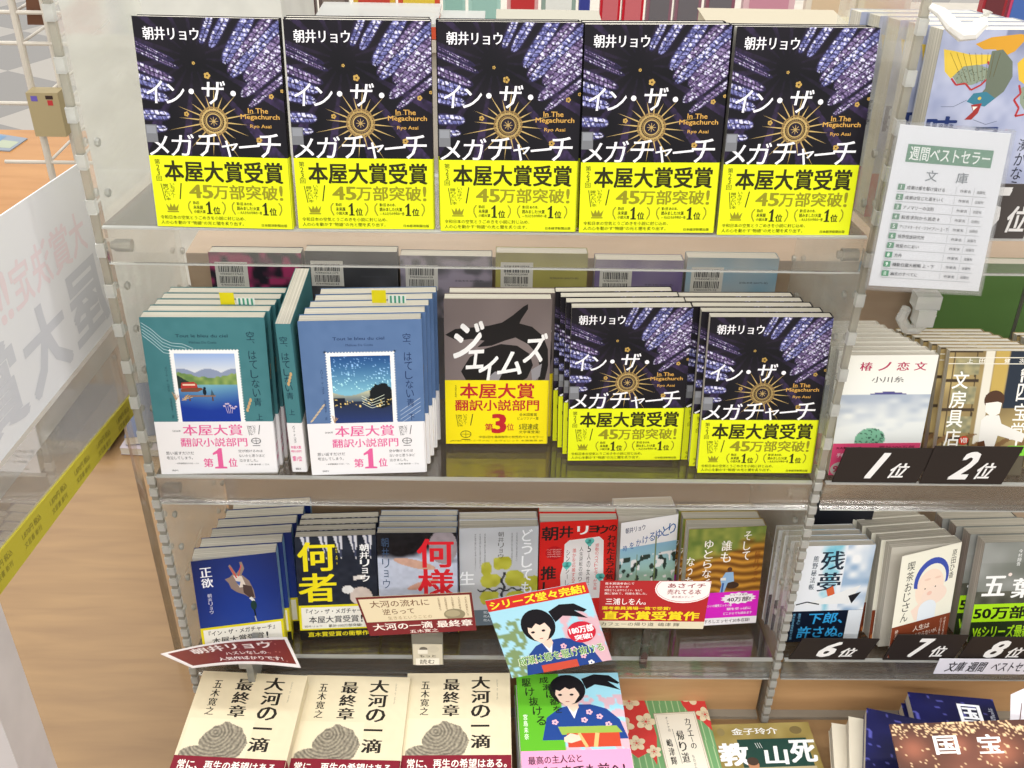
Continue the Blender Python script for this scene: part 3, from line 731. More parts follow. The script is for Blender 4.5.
def girl(a, ox, oy, k, mirror=False):
    """a plain generic figure: dark hair, blue robe with small flowers"""
    P = lambda pts: [(ox + x * k, oy + y * k) for x, y in pts]
    a.poly(P([(-30, 84), (-24, 56), (-10, 44), (4, 40), (22, 40), (38, 46), (50, 60), (56, 84)]), '#25468c')
    a.poly(P([(-2, 42), (4, 58), (10, 42)]), '#ece8ea'); a.poly(P([(0, 36), (9, 36), (10, 44), (4, 50), (-1, 44)]), '#eecdb8')
    a.poly(P([(16, 6), (30, 0), (46, 2), (58, 12), (54, 14), (44, 10), (56, 22), (42, 17), (30, 14), (20, 20)]), '#16161c')
    a.ell(ox + 0 * k, oy + 20 * k, 19 * k, 20 * k, '#16161c')
    a.poly(P([(-14, 24), (-12, 16), (0, 12), (10, 16), (12, 28), (6, 38), (-2, 42), (-9, 36)]), '#f2d5c2')
    a.poly(P([(-17, 22), (-12, 8), (2, 4), (14, 12), (16, 28), (12, 26), (8, 18), (2, 20), (-2, 17), (-8, 22), (-12, 20), (-14, 32)]), '#16161c')
    for x in (-8, 4): a.ell(ox + x * k, oy + 27 * k, 2.2 * k, 1.4 * k, '#2a2024', n=10)
    a.line(P([(-3, 36), (1, 36)]), .9 * k, '#b8645c')
    for x, y in ((-16, 62), (20, 50), (30, 56), (14, 60), (38, 66), (-6, 72), (26, 72), (44, 76)):
        c = '#e8b6c4' if (x + y) % 3 else '#eeeeee'
        a.l += .1
        for i in range(5): a.ell(ox + (x + 2.2 * math.cos(i * 1.256)) * k, oy + (y + 2.2 * math.sin(i * 1.256)) * k, 1.5 * k, 1.5 * k, c, a.l, 6)
def cover_girl():
    a = Art(128, 188)
    a.rast(0, 0, 128, 116, 2, lambda X, Y: mixc(np.array([96, 178, 44]), np.where(((Y > 34) & (noise2(X, Y, 6, 3) > .5))[..., None], np.array([214, 178, 190]), np.array([158, 214, 232])), (X - 52) * .6)); a.rect(0, 116, 128, 188, '#e8e4e8')
    girl(a, 62, 2, 1.18)
    a.poly([(46, 82), (116, 82), (122, 92), (50, 94)], '#98b450'); a.rect(56, 92, 118, 112, '#c84a32'); a.line([(70, 92), (78, 112)], 4, '#d8b878'); a.line([(92, 92), (88, 112)], 5, '#d8b878')
    a.poly([(52, 98), (60, 92), (70, 95), (72, 102), (60, 106), (52, 104)], '#eecdb8')
    a.vtext('成瀬は都を', 34, 4, 62, '#23301c', w=11, bold=.02, lean=.3); a.vtext('駆け抜ける', 12, 6, 80, '#23301c', w=11, bold=.02, lean=.25)
    a.vtext('宮島未奈', 8, 62, 100, '#e8f4dc', w=5, bold=.02)
    return a
def band_girl():
    a = Art(128, 72); K = '#3a2030'
    a.text('最高の主人公と', 8, 7, 70, 18, K, .02, rot=-2); a.text('どこまでも前へ!', 18, 20, 118, 36, K, .03, rot=-2)
    for x in (20, 50, 80): a.ell(x, 56, 12, 12, '#f6eef2')
    a.text('180万部', 12, 50, 88, 62, '#d85a90', .04); a.text('2024年本屋大賞受賞作シリーズ', 72, 40, 118, 43, '#ffffff', .02)
    return a
design('girl', 128, 188, 19, '#e4e0e4', cover_girl(), spinecol='#3c3c44', band=(72, '#eea0c4', band_girl(), None))
def cover_cafe():
    a = Art(119, 188)
    a.rast(0, 0, 119, 188, 1.0, lambda X, Y: np.where((np.mod(X + Y * .02, 8.2) < 1)[..., None], np.array([184, 206, 158]), np.array([112, 158, 106])))
    R_ = '#cf3f3c'; C = '#e2d2b0'
    a.poly([(0, 0), (37, 0), (42, 40), (44, 70), (40, 90), (36, 112), (30, 92), (14, 100), (0, 84)], R_); a.poly([(84, 0), (119, 0), (119, 68), (108, 50), (98, 44), (88, 24)], R_)
    a.poly([(34, 150), (42, 138), (48, 150), (58, 146), (52, 158), (60, 168), (44, 164), (36, 176), (30, 164), (18, 160)], R_)
    for x, y, r in ((18, 12, 14), (4, 50, 14), (34, 46, 14), (16, 78, 12), (36, 92, 10), (102, 10, 14), (114, 40, 12)):
        L = a.l + .2; a.l += .3
        for i in range(5):
            t = 2 * PI * i / 5 + x; a.ell(x + r * .55 * math.cos(t), y + r * .55 * math.sin(t), r * .46, r * .36, C, L, 12, t)
        for i in range(5): t = 2 * PI * i / 5 + x; a.line([(x, y), (x + r * .4 * math.cos(t), y + r * .4 * math.sin(t))], .6, R_)
    a.rect(46, 34, 102, 134, '#a89c82'); a.rect(47, 35, 101, 133, '#e6dfce'); a.rect(48.4, 36.4, 99.6, 131.6, '#b4a98e'); a.rect(49, 37, 99, 131, '#e6dfce')
    K = '#3a3630'
    a.vtext('カフェーの', 88, 44, 92, K, w=7, mincho=.04); a.vtext('帰り道', 74, 62, 112, K, w=9, mincho=.04); a.vtext('嶋津輝', 58, 74, 114, K, w=7, mincho=.04); a.vtext('オンナナの', 62, 40, 64, K, w=3); a.vtext('ものがたり', 84, 100, 128, K, w=3)
    a.line([(66, 60), (68, 112)], .5, K)
    return a
design('cafe', 119, 188, 15, '#6d9968', cover_cafe(), spinecol='#6d9968', mat=MATTE)
def cover_chalk():
    a = Art(128, 188)
    a.rast(0, 0, 128, 188, 2, lambda X, Y: mixc(np.array([168, 150, 92]), np.array([140, 122, 66]), noise2(X, Y, 14, 2) + (Y - 20) * .01))
    a.rect(28, 24, 118, 66, '#26443c'); a.rect(26, 66, 120, 72, '#b3a480')
    W = '#eef0ee'
    a.text('金子玲介', 24, 7, 84, 17, W, .02); a.text('死', 92, 28, 126, 60, W, .05, .1); a.text('山', 58, 36, 88, 62, W, .05, .1); a.text('教', 2, 30, 38, 62, W, .06); a.text('室', 2, 84, 36, 116, W, .06)
    a.text('田', 64, 74, 88, 96, W, .05); a.text('ん', 98, 74, 122, 96, W, .05); a.text('だ', 98, 100, 122, 122, W, .05)
    a.ell(41, 62, 7, 8, '#b98462'); a.ell(41, 57, 7.4, 6, '#4a3a30'); a.poly([(28, 84), (32, 70), (50, 70), (58, 84), (58, 100), (28, 100)], '#222226')
    for k in range(3): a.line([(50 + k * 3, 30), (52 + k * 3, 38)], .6, W)
    a.ell(10, 12, 5, 6, '#8f8054'); a.ell(108, 12, 8, 6, '#7a6a44')
    return a
design('chalk', 128, 188, 16, '#9c8a54', cover_chalk(), spinecol='#8a7a4c')
def navy(X, Y):
    c = mixc(np.array([16, 15, 44]), np.array([26, 28, 88]), noise2(X, Y, 26, 4))
    c = c + (noise2(X, Y, 5, 2)[..., None] > .86) * np.array([60, 60, 90])
    f = np.exp(-(((X - 70) / 16) ** 2 + ((Y - 74) / 12) ** 2)); return c + f[..., None] * np.array([170, 110, 20])
def cover_navy():
    a = Art(105, 148); a.rast(0, 0, 105, 148, 2, navy)
    a.text('国', 58, 12, 84, 40, '#eef0f4', .03, mincho=.05); a.text('宝', 58, 50, 84, 78, '#eef0f4', .03, mincho=.05); a.vtext('上 青春篇', 96, 14, 44, '#c8ccd8', w=3); a.vtext('吉田修一', 99, 14, 44, '#c8ccd8', w=3)
    return a
design('navy', 105, 148, 17, '#23235c', cover_navy(), spinecol='#1c1c48')

def cover_cream():
    a = Art(105, 148); a.rect(0, 0, 105, 148, '#d8cfbc'); a.vtext('国宝', 60, 20, 80, '#5a5a70', w=22)
    return a
design('creamback', 105, 148, 19, '#d5ccb8', cover_cream(), spinecol='#c8bfa8')

# -- the ranked unit on the right
def sea(X, Y):
    c = mixc(np.array([238, 236, 226]), np.array([236, 236, 228]), Y / 40)
    s = mixc(np.array([168, 178, 192]), np.array([222, 224, 220]), (Y - 46) / 36 + (noise2(X, Y * 2, 12, 3) - .5) * .8)
    c = np.where((Y > 46)[..., None], s, c)
    h = (Y < 46) & (Y > 43 + ((X - 52) / 12) ** 2 * 1.0) & (np.abs(X - 52) < 20); c = np.where(h[..., None], np.array([78, 76, 132]), c)
    g = (((X - 40) / 17) ** 2 + ((Y - 102) / 15) ** 2) < 1; gc = np.where((cell2(X, Y, 1.6, 3) > .78)[..., None], np.array([54, 84, 70]), np.array([118, 172, 142]))
    return np.where(g[..., None], gc, c)
def cover_sea():
    a = Art(99, 146); a.rast(0, 0, 99, 112, 1.2, sea); a.rect(0, 112, 99, 146, '#dcdcd4')
    for ch, x in zip('椿ノ恋文', (16, 36, 56, 75)): a.text(ch, x, 8, x + 13, 18, '#b03458', .01, mincho=.05)
    a.text('小川糸', 31, 25, 66, 32, '#5a5658', .005, mincho=.03)
    return a
def band_sea():
    a = Art(99, 40); a.text('大人気シリーズ', 4, 4, 32, 7, '#3c1420', .03); a.text('累計200万部', 52, 3, 92, 8, '#7a1c3c', .02); a.text('手紙が人と人を', 6, 12, 40, 17, '#f4dce4', .02); a.ell(12, 32, 11, 9, '#b8b0a8'); a.text('90', 4, 28, 16, 36, '#b03458', .04)
    return a
design('sea', 99, 146, 11.5, '#e2dfd4', cover_sea(), spinecol='#d8d4c8', band=(40, '#d0456e', band_sea(), None), mat=MATTE)
def street(X, Y):
    c = mixc(np.array([116, 98, 66]), np.array([190, 168, 112]), noise2(X, Y, 30, 2))
    c = np.where((np.abs(X - 44) < 5)[..., None], np.array([222, 216, 200]), c); c = np.where(((X > 66) & (Y < 66))[..., None], np.array([40, 48, 60]), c)
    c = np.where(((X > 50) & (X < 64) & (Y < 60))[..., None], np.array([188, 160, 86]), c)
    fr = (X < 36) & ((np.abs(np.mod(Y, 34) - 17) > 15) | (np.abs(X - 6) < 1) | (np.abs(X - 30 - Y * .04) < 1)); c = np.where(fr[..., None], np.array([64, 52, 40]), c)
    g = (X < 34) & (X > 8) & (np.abs(np.mod(Y, 34) - 17) < 10); c = np.where(g[..., None], mixc(np.array([120, 120, 96]), np.array([176, 164, 120]), noise2(X, Y, 4, 7)), c)
    c = np.where(((Y > 96) & (np.mod(X + Y * 1.4, 24) < 10))[..., None], np.array([126, 96, 62]), c)
    return c
def cover_shop():
    a = Art(99, 146); a.rast(0, 0, 99, 122, 1.2, street); a.rect(0, 122, 99, 146, '#5c5444')
    a.rect(0, 7, 99, 8, '#e4dfd0'); a.rect(0, 14, 99, 15, '#e4dfd0')
    for ch, x in zip('上田健次', (20, 33, 60, 76)): a.text(ch, x, 8.6, x + 6, 13.4, '#f0ece0', .02)
    W = '#f2efe6'
    a.vtext('文房具店', 16, 22, 112, W, w=17, bold=.02); a.vtext('四宝堂', 87, 36, 104, W, w=15, bold=.015); a.text('銀座', 80, 20, 96, 28, W, .03); a.vtext('「', 86, 28, 36, W, w=10); a.vtext('」', 84, 102, 112, W, w=10)
    a.ell(56, 56, 11, 11, '#4e3526'); a.poly([(47, 58), (65, 58), (64, 72), (56, 76), (48, 70)], '#eee6da'); a.poly([(46, 50), (66, 50), (66, 60), (60, 58), (46, 60)], '#4e3526')
    a.poly([(45, 80), (50, 74), (64, 74), (68, 84), (96, 96), (94, 106), (66, 98), (64, 112), (46, 112)], '#e6e2da'); a.poly([(45, 106), (52, 104), (56, 116), (46, 118)], '#5a3a26')
    a.ell(29, 104, 5.4, 5.4, '#c0402c'); a.text('VIII', 25.6, 101, 32.6, 107, W, .02)
    a.poly([(70, 116), (80, 110), (99, 110), (99, 122), (70, 122)], '#7cc83c'); a.text('シリーズ40万部', 76, 115, 96, 119, '#24401c', .03)
    return a
design('shop', 99, 146, 11.5, '#a8946c', cover_shop(), spinecol='#6a7a64', mat=PRINT)
def dream(X, Y):
    c = mixc(np.array([226, 230, 236]), np.array([96, 182, 206]), 1.1 - np.abs(X - 48) / 14 + (noise2(X, Y, 8, 3) - .5) * .8 - Y / 160)
    c = np.where((X > 64)[..., None], mixc(np.array([150, 176, 204]), np.array([236, 238, 240]), noise2(X, Y, 11, 6) * 1.6 - .3), c)
    return c
def cover_dream():
    a = Art(99, 146); a.rast(0, 0, 99, 100, 1.4, dream); a.rect(0, 100, 99, 146, '#c8d4dc')
    K = '#1d2c3c'
    a.vtext('残夢', 47, 6, 70, K, w=29, mincho=.06, bold=.005); a.vtext('熊野秘法帳', 26, 14, 66, '#54606c', w=6.5, mincho=.04); a.vtext('佐伯泰英', 7, 12, 48, '#3c4248', w=8, mincho=.04); a.vtext('七十四', 4, 54, 76, '#8a9098', w=5)
    a.poly([(46, 66), (54, 60), (58, 72), (50, 78)], '#cc6038'); a.poly([(20, 88), (60, 72), (90, 60), (78, 88)], '#e4e6e6'); a.poly([(76, 76), (92, 70), (82, 88)], '#1c1c22'); a.line([(10, 88), (24, 84), (40, 88)], 1.8, '#22242a')
    return a
def band_dream():
    a = Art(99, 50); B = '#35a0dc'; a.rect(80, 0, 99, 50, '#dfe4ea')
    a.text('下郎、', 30, 3, 74, 20, B, .03, .1); a.text('許さぬ。', 18, 24, 78, 42, B, .03, .1); a.vtext('剣が唸る痛快時代小説', 10, 3, 44, '#7cc0e8', w=3); a.vtext('書き下ろし', 17, 3, 20, '#7cc0e8', w=3.6)
    return a
design('dream', 99, 146, 11, '#dfe3e6', cover_dream(), spinecol='#c8ccd0', band=(48, '#10182a', band_dream(), None))
def cover_uncle():
    a = Art(92, 146); a.rect(0, 0, 92, 146, '#eae7d6')
    def ring(t0, t1, r0, r1, c):
        n = 16; o = [(52 + r0 * math.cos(t0 + (t1 - t0) * i / n), 44 + r0 * 1.15 * math.sin(t0 + (t1 - t0) * i / n)) for i in range(n + 1)]
        q = [(53 + r1 * math.cos(t0 + (t1 - t0) * i / n), 47 + r1 * 1.15 * math.sin(t0 + (t1 - t0) * i / n)) for i in range(n + 1)][::-1]
        a.poly(o + q, c)
    a.ell(51, 56, 22, 27, '#f0d9c6'); a.ell(60, 68, 20, 14, '#eed8c8'); a.poly([(26, 84), (40, 74), (60, 76), (64, 98), (34, 100)], '#eed8c8')
    ring(PI * .92, PI * 2.08, 27, 22, '#3c50a8'); a.ell(52, 86, 14, 12, '#dfe6ec'); a.rect(38, 86, 66, 102, '#dfe6ec')
    for x in (44, 60): a.ell(x, 56, 1, 1.2, '#2c2824', n=8)
    a.ell(52, 64, 4, 3, '#e8bfae'); a.ell(46, 43, 5, 1.6, '#e8c8b4'); a.ell(62, 43, 5, 1.6, '#e8c8b4')
    K = '#3a3a38'; a.vtext('喫茶おじさん', 17, 10, 98, K, w=11); a.vtext('原田ひ香', 83, 8, 50, K, w=7)
    return a
def band_uncle():
    a = Art(92, 46); W = '#f0dccc'
    a.text('人生は', 34, 6, 60, 14, W, .02); a.text('うまくならないが、', 26, 17, 74, 24, W, .01); a.text('コーヒーはうまい。', 18, 28, 76, 36, W, .01); a.vtext('絶品喫茶', 8, 4, 34, W, w=5); a.ell(8, 40, 6, 6, '#d08040'); a.vtext('待望の文庫化', 84, 4, 32, W, w=3); a.vtext('シリーズ最新刊', 78, 4, 32, W, w=3)
    return a
design('uncle', 92, 146, 17, '#e8e5da', cover_uncle(), spinecol='#8c4038', band=(44, '#7e3a20', band_uncle(), None), phi=14, mat=MATTE)
def cover_grey():
    a = Art(99, 146); a.rast(0, 0, 99, 146, 2, lambda X, Y: mixc(np.array([104, 108, 100]), np.array([150, 152, 148]), noise2(X, Y, 20, 4) + (Y < 30) * .2))
    a.rast(0, 70, 99, 98, 2, lambda X, Y: mixc(np.array([60, 62, 52]), np.array([96, 96, 84]), noise2(X, Y, 12, 8)))
    W = '#f0f0ee'
    a.vtext('今村翔吾', 48, 10, 34, W, w=5); a.text('五', 8, 48, 36, 76, W, .03, mincho=.05); a.text('葉', 46, 52, 74, 80, W, .03, mincho=.05)
    a.ell(40, 46, 2.5, 2.5, '#e8d8d0')
    return a
def band_green():
    a = Art(99, 60); K = '#1c2010'; a.text('50万部', 2, 4, 70, 22, K, .05); a.text('突破!', 72, 4, 98, 22, K, .05); a.rect(0, 26, 99, 60, '#24301a'); a.text('V6シリーズ最新', 4, 32, 80, 50, '#a4d81c', .04)
    return a
design('grey', 99, 146, 20, '#8c8e88', cover_grey(), spinecol='#7c5048', band=(58, '#a4d81c', band_green(), None))
def wash(X, Y): return mixc(np.array([142, 150, 182]), np.array([190, 194, 214]), noise2(X, Y, 22, 3) + noise2(X, Y, 7, 6) * .4 - .2 + (Y - 30) * .004) - ((X > 60) & (Y < 34))[..., None] * 40 * np.clip((34 - Y) / 20, 0, 1)[..., None]
def cover_beast():
    """a winged water creature painted on a pale wash"""
    a = Art(128, 188); a.rast(0, 0, 128, 188, 2, wash)
    def fan(pts, c): a.poly(pts, c)
    k0 = len(a.V)
    fan([(0, 20), (6, 46), (14, 54), (36, 40), (54, 36), (68, 26), (50, 26), (30, 26), (12, 22)], '#e0c04a'); fan([(34, 14), (50, 6), (82, 2), (92, 4), (80, 22), (66, 30), (58, 20), (44, 20)], '#d29a34')
    fan([(86, 36), (100, 20), (124, 22), (128, 26), (128, 58), (104, 64), (92, 56)], '#dfb83e')
    a.poly([(16, 52), (26, 40), (42, 38), (54, 42), (56, 54), (40, 62), (24, 62)], '#8d9884'); a.poly([(96, 66), (110, 58), (128, 60), (128, 96), (108, 94), (100, 84)], '#8d9884')
    L = a.l + .2; a.l += .4
    for i in range(46):
        x = random.uniform(20, 54); y = random.uniform(42, 60); a.ell(x, y, .7, .7, '#5c6a5c', L, 6)
    for i in range(30): a.ell(random.uniform(102, 126), random.uniform(64, 92), .7, .7, '#5c6a5c', L, 6)
    a.line([(15, 54), (22, 62), (32, 60), (40, 68), (50, 62), (58, 52), (56, 40), (52, 34)], 2.2, '#b23a3c'); a.line([(94, 62), (98, 72), (92, 80), (100, 90), (98, 100), (108, 98)], 2.4, '#b23a3c')
    a.poly([(54, 22), (66, 20), (80, 34), (84, 52), (78, 70), (66, 82), (54, 86), (48, 80), (56, 66), (54, 46)], '#6c7464'); a.poly([(44, 72), (58, 70), (70, 78), (60, 88), (48, 86), (38, 82)], '#3e7c90')
    a.poly([(44, 86), (56, 84), (54, 96), (48, 104), (40, 104), (48, 94)], '#a03634'); a.poly([(46, 88), (52, 88), (48, 93)], '#ece8da'); a.ell(52, 78, 2, 2, '#d8b850'); a.line([(38, 80), (24, 88), (10, 88)], .5, '#50586c'); a.line([(50, 104), (66, 110), (78, 106)], .5, '#50586c')
    for i in range(9): a.line([(30 + i * 4, 60 - i), (8 + i * 7, 24)], .35, '#6c5a28')
    for v_ in a.V[k0:]: v_[:, 0] = v_[:, 0] * .86 + 4; v_[:, 1] = v_[:, 1] * .74 + 2
    a.text('暁', 2, 76, 32, 106, '#28386c', .02, mincho=.05); a.text('星', 48, 86, 76, 114, '#28386c', .02, mincho=.05)
    a.vtext('湊かなえ', 104, 96, 150, '#2c2c38', w=11)
    return a
def band_beast():
    a = Art(128, 50); a.text('本屋大賞ノミネート作品', 40, 5, 110, 11, '#f6dce6', .02)
    return a
design('beast', 128, 188, 24, '#b8bcc8', cover_beast(), spinecol='#3c4468', band=(44, '#c4204c', band_beast(), None), mat=PRINT)
# ------------------------------------------------------------------ the setting
Z1, Z2, Z3, ZT = 238.4, -59.3, -343.1, -470.0
def single(name, mb, mats, label=None, cat=None, group=None, kind=None, loc=(0, 0, 0)):
    o = link(name, mb.mesh(name, mats), None, loc); return tag(o, label, cat, group, kind)

def m_floor():
    m, nt, b, o = newmat('grey_floor_tiles')
    tc = nt.nodes.new('ShaderNodeTexCoord'); mp = nt.nodes.new('ShaderNodeMapping'); mp.inputs['Rotation'].default_value = (0, 0, .5)
    br = nt.nodes.new('ShaderNodeTexChecker'); br.inputs['Scale'].default_value = 1.9
    br.inputs['Color1'].default_value = rgb('#8a8681') + (1,); br.inputs['Color2'].default_value = rgb('#b4ada3') + (1,)
    nt.links.new(tc.outputs['Object'], mp.inputs['Vector']); nt.links.new(mp.outputs[0], br.inputs['Vector'])
    nt.links.new(br.outputs[0], b.inputs['Base Color']); b.inputs['Roughness'].default_value = .25
    return m
single('floor', MB().box(-6000, -2500, -8, 6000, 9000, 0), [m_floor()], kind='structure', loc=(0, 0, -ZO))
# pale block added behind the side panel, standing in for its bright reflection
single('added_pale_backing', MB().box(-318, 790, -840, 30, 1090, 1900), [m_flat('added_backing_white', '#cfd0c9', .5)], kind='structure')

# big low table that carries everything
t = thing('display_table', 0, 0, ZT, 'wide pale wooden table carrying the clear book racks and flat piles', 'table')
link('tabletop', MB().box(-1000, -560, -40, 1500, 765, 0).mesh('tabletop', [WOOD]), t)
link('base', MB().box(-940, -500, -370, 1440, 700, -40).mesh('base', [m_flat('table_base_paint', '#b9b2a6', .6)]), t)
# stepped wooden core of the rack
t = thing('rack_core', 0, 0, ZT, 'plain wooden box core behind and beneath the clear shelves', 'stand')
link('plinth', MB().box(2, 20, 0, 728, 222, 74).box(741, 20, 0, 1300, 222, 74).mesh('plinth', [m_wood('plinth_laminate', '#b48c60', '#c89e70', (1.2, 9, 9))]), t)
link('back_board', MB().box(2, 222, 0, 1300, 480, 572).mesh('back_board', [PEACH]), t)
link('ledge_strip', MB().box(2, 8, 0, 728, 20, 5).box(741, 8, 0, 1300, 20, 5).mesh('ledge_strip', [m_flat('grey_ledge', '#8d8578', .35)]), t)

# ------------------------------------------------------------------ clear side panels
def side_panel(x, what, flip=1):
    t = thing('acrylic_side_panel', x, 7, ZT, what, 'panel', 'upright clear side panels of the rack')
    link('sheet', MB().box(-3.5, -4, 0, 3.5, 214, 945).mesh('sheet', [PANEL]), t)
    e = MB(); z = 2; k = 0
    while z < 940:
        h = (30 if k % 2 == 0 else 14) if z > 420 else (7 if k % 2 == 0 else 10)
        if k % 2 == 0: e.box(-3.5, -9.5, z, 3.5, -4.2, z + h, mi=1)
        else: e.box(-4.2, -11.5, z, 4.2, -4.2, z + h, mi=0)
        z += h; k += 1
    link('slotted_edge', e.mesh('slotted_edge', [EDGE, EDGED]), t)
    me = MB().tube([(-7.5, 0, 0), (-5.5, 0, 0), (-5.5, 0, 0), (-3.5, 0, 0)], [3.5, 4.6, 3.0, 3.0], n=10).tube([(3.5, 0, 0), (5.5, 0, 0), (5.5, 0, 0), (8, 0, 0)], [3.0, 3.0, 4.6, 3.5], n=10).mesh('pin', [PINM])
    for y in (21, 205):
        for i in range(15):
            z = 80 + i * 50.0
            if z > 920: continue
            if abs(z + ZT - Z1 + 18) < 26 or abs(z + ZT - Z2 + 18) < 26 or abs(z + ZT - Z3 + 18) < 26: continue
            link('pin', me, t, (0, y, z))
PINM = m_clear('frosted_pin_plastic', '#eeeeea', .42, '#e4e4dc', 1.0, .2)
side_panel(-4, 'clear side panel at the end of the rack, beside the white sign')
side_panel(734.5, 'clear side panel between the five starburst books and the ranked books')

# ------------------------------------------------------------------ clear shelves
def shelf(x0, x1, z, what, dl=38, deep=212, tilt=6):
    t = thing('acrylic_shelf', x0, 9, z, what, 'shelf')
    w = x1 - x0
    sp = link('shelf_plate', MB().box(0, -8.5, -4, w, deep, -.1).mesh('shelf_plate', [CLEAR]), t)
    sp.rotation_euler = (-math.radians(tilt), 0, 0)
    link('front_lip', MB().box(0, -13.5, -dl, w, -8.7, 0).mesh('front_lip', [LIP]), t)
    e = MB().box(0, -13.9, -1.3, w, -13.5, .3).box(0, -13.9, -dl - .4, w, -13.5, -dl + 1.3).box(0, -13.4, .02, w, -8.8, .4)
    link('lip_edge', e.mesh('lip_edge', [EDGE]), t)
    me = MB().tube([(0, 0, 0), (4, 0, 0), (4, 0, 0), (20, 0, 0)], [4, 4, 6.2, 6.2], n=12).mesh('joining_pin', [PINM])
    for px, s in ((1, 1), (w - 21, 1)): link('joining_pin', me, t, (px, -2, -dl * .62))
NAMES = {0: 'top', 1: 'middle', 2: 'lowest'}
shelf(2, 727, Z1, 'clear shelf under the row of five starburst books', tilt=7.2)
shelf(2, 727, Z2, 'clear shelf under the teal, blue and starburst stacks')
shelf(2, 727, Z3, 'clear shelf under the row of small paperbacks', 34, 205, 9)
shelf(742, 1260, Z1, 'clear shelf under the winged beast books and the large rank plate')
shelf(742, 1260, Z2, 'clear shelf under the sea picture and shop picture paperbacks')
shelf(742, 1260, Z3, 'clear shelf under the cream and grey ranked paperbacks', 34, 205, 9)

# ------------------------------------------------------------------ books on the top shelf
G5 = 'starburst books in the row of five'
tops = [(54, -1, -1.8, 8.4, .1), (187, -2, .8, 7.4, 0), (321, -3, 0, 8.8, .3), (452, -3, -.5, 7.2, .9), (583, -4, 2.2, 8.8, -.3)]
wh = ['leftmost of the row of five', 'second in the row of five', 'middle of the row of five', 'fourth in the row of five', 'rightmost of the row of five']
for i, (x, y, yw, ln, ro) in enumerate(tops):
    place('star', x, y, Z1 + .9, yw, ln, ro, 'dark starburst novel with yellow band on the top shelf, ' + wh[i], G5)
    if i in (1, 2, 3, 4):
        place('stardeep', x - 2 + math.sin(math.radians(yw)) * -16, y + 15.5, Z1 + .9 - 15.5 * math.sin(math.radians(ln)), yw, ln, ro,
              'dark novel hidden directly behind the starburst novel ' + wh[i], 'spare starburst books behind the row of five')
# second shelf
stack('teal', 5, 8, 0, Z2, 3, 6, -1, 'teal novel with lake picture stamp and white band', 'stacked teal novels', dx=3.2, gap=.2)
place('teal', 151, 131, Z2 + 2, -90, 0, 0, 'single teal novel turned to show its spine between the teal and blue stacks')
stack('blue', 5, 173, 1, Z2, 3.5, 4, 0, 'blue novel with night sky stamp and white band', 'stacked blue novels', dx=4, gap=.4)
stack('whale', 2, 318, 62, Z2, 1, 5, 0, 'grey brown novel with black whale shape and yellow band', 'stacked whale novels', dx=5, gap=2)
stack('star', 4, 457, 32, Z2, .3, 5.5, 1.0, 'starburst novel with yellow band on the middle shelf beside whale novels', 'starburst stack beside the whale novels', dx=-5)
stack('star', 5, 601, 12, Z2, -1, 7, 1.2, 'starburst novel with yellow band on middle shelf beside clear panel', 'starburst stack beside the clear panel', dx=-7)
# order slips standing out of the rear books
for x, y, z_, w_ in ((84, 58, 124, 'yellow order slip on top of the rear teal novel'), (243, 62, 127, 'yellow order slip on top of the rear blue novel')):
    b = MB().box(0, 0, -14, 15, .4, 13, '#e6d81e').box(17, .2, -14, 36, .6, 7, '#e6ece8')
    for k in range(4): b.box(19 + k * 4.4, 0, -6, 21 + k * 4.4, .2, 6.6, '#4a9a80')
    single('order_slip', b, [MATTE], w_, 'slip', 'order slips', None, (x, y, z_))

# row of books seen from the back, behind the stacks
def backart(w, h, c1, c2, kind):
    a = Art(w, h)
    r1 = [int(c1[i:i + 2], 16) for i in (1, 3, 5)]; r2 = [int(c2[i:i + 2], 16) for i in (1, 3, 5)]
    a.rast(0, 0, w, 80, 2.4, lambda X, Y: mixc(np.array(r1), np.array(r2), (noise2(X, Y, 9 if kind else 22, kind) - .5) * (3 if kind else 1.2) + .5))
    a.rect(6, 12, 44, 44, '#dcdad4')
    for y0 in (16, 30):
        x = 10
        while x < 39:
            ww = random.choice((.5, .8, 1.2)); a.rect(x, y0, x + ww, y0 + 9, '#34343a', a.l + .05); x += ww + random.choice((.6, 1.0))
        a.text('9784000' + str(random.randint(100000, 999999)), 11, y0 + 10, 38, y0 + 12.4, '#34343a')
    a.text('定価(本体1800円+税)', w - 44, 30, w - 10, 33, '#54545a')
    return a
for i, (x, z, c1, c2, k, what) in enumerate([
        (38, 121, '#2a2630', '#a83a68', 3, 'dark book with pink and green flowers, barcode side forward'),
        (150, 124, '#3c3c40', '#55565a', 0, 'charcoal book with a pale barcode panel, behind the blue stack'),
        (261, 120, '#6c6a72', '#a79eb0', 5, 'grey mottled book with barcode, behind the whale novels'),
        (373, 125, '#a9a25a', '#b9b26c', 0, 'olive yellow book with barcode, behind the whale novels'),
        (490, 118, '#9890a8', '#6c5a90', 0, 'lilac book with barcode, behind the first starburst stack'),
        (598, 122, '#b4c0c8', '#86aec8', 0, 'pale blue book with barcode, behind the second starburst stack')]):
    key = 'back%d' % i; h = z - Z2 - 4
    w = 108 if i not in (4,) else 104
    h += 18; design(key, w, h, 19, c1, backart(w, h, c1, c2, k), spinecol=c1)
    if i == 0:
        pass
    place(key, x, 178, Z2 - 16, 0, 4, 0, what, 'books shown barcode side forward')
design('backg', 118, 194, 18, '#55753f', Art(118, 194), spinecol='#46663a')
place('backg', 884, 178, Z2 - 16, 0, 3, 0, 'plain green book standing behind the books ranked 2')
place('backg', 1006, 178, Z2 - 16, 0, 3, 0, 'plain green book standing beyond the first green book, above rank plate 2')

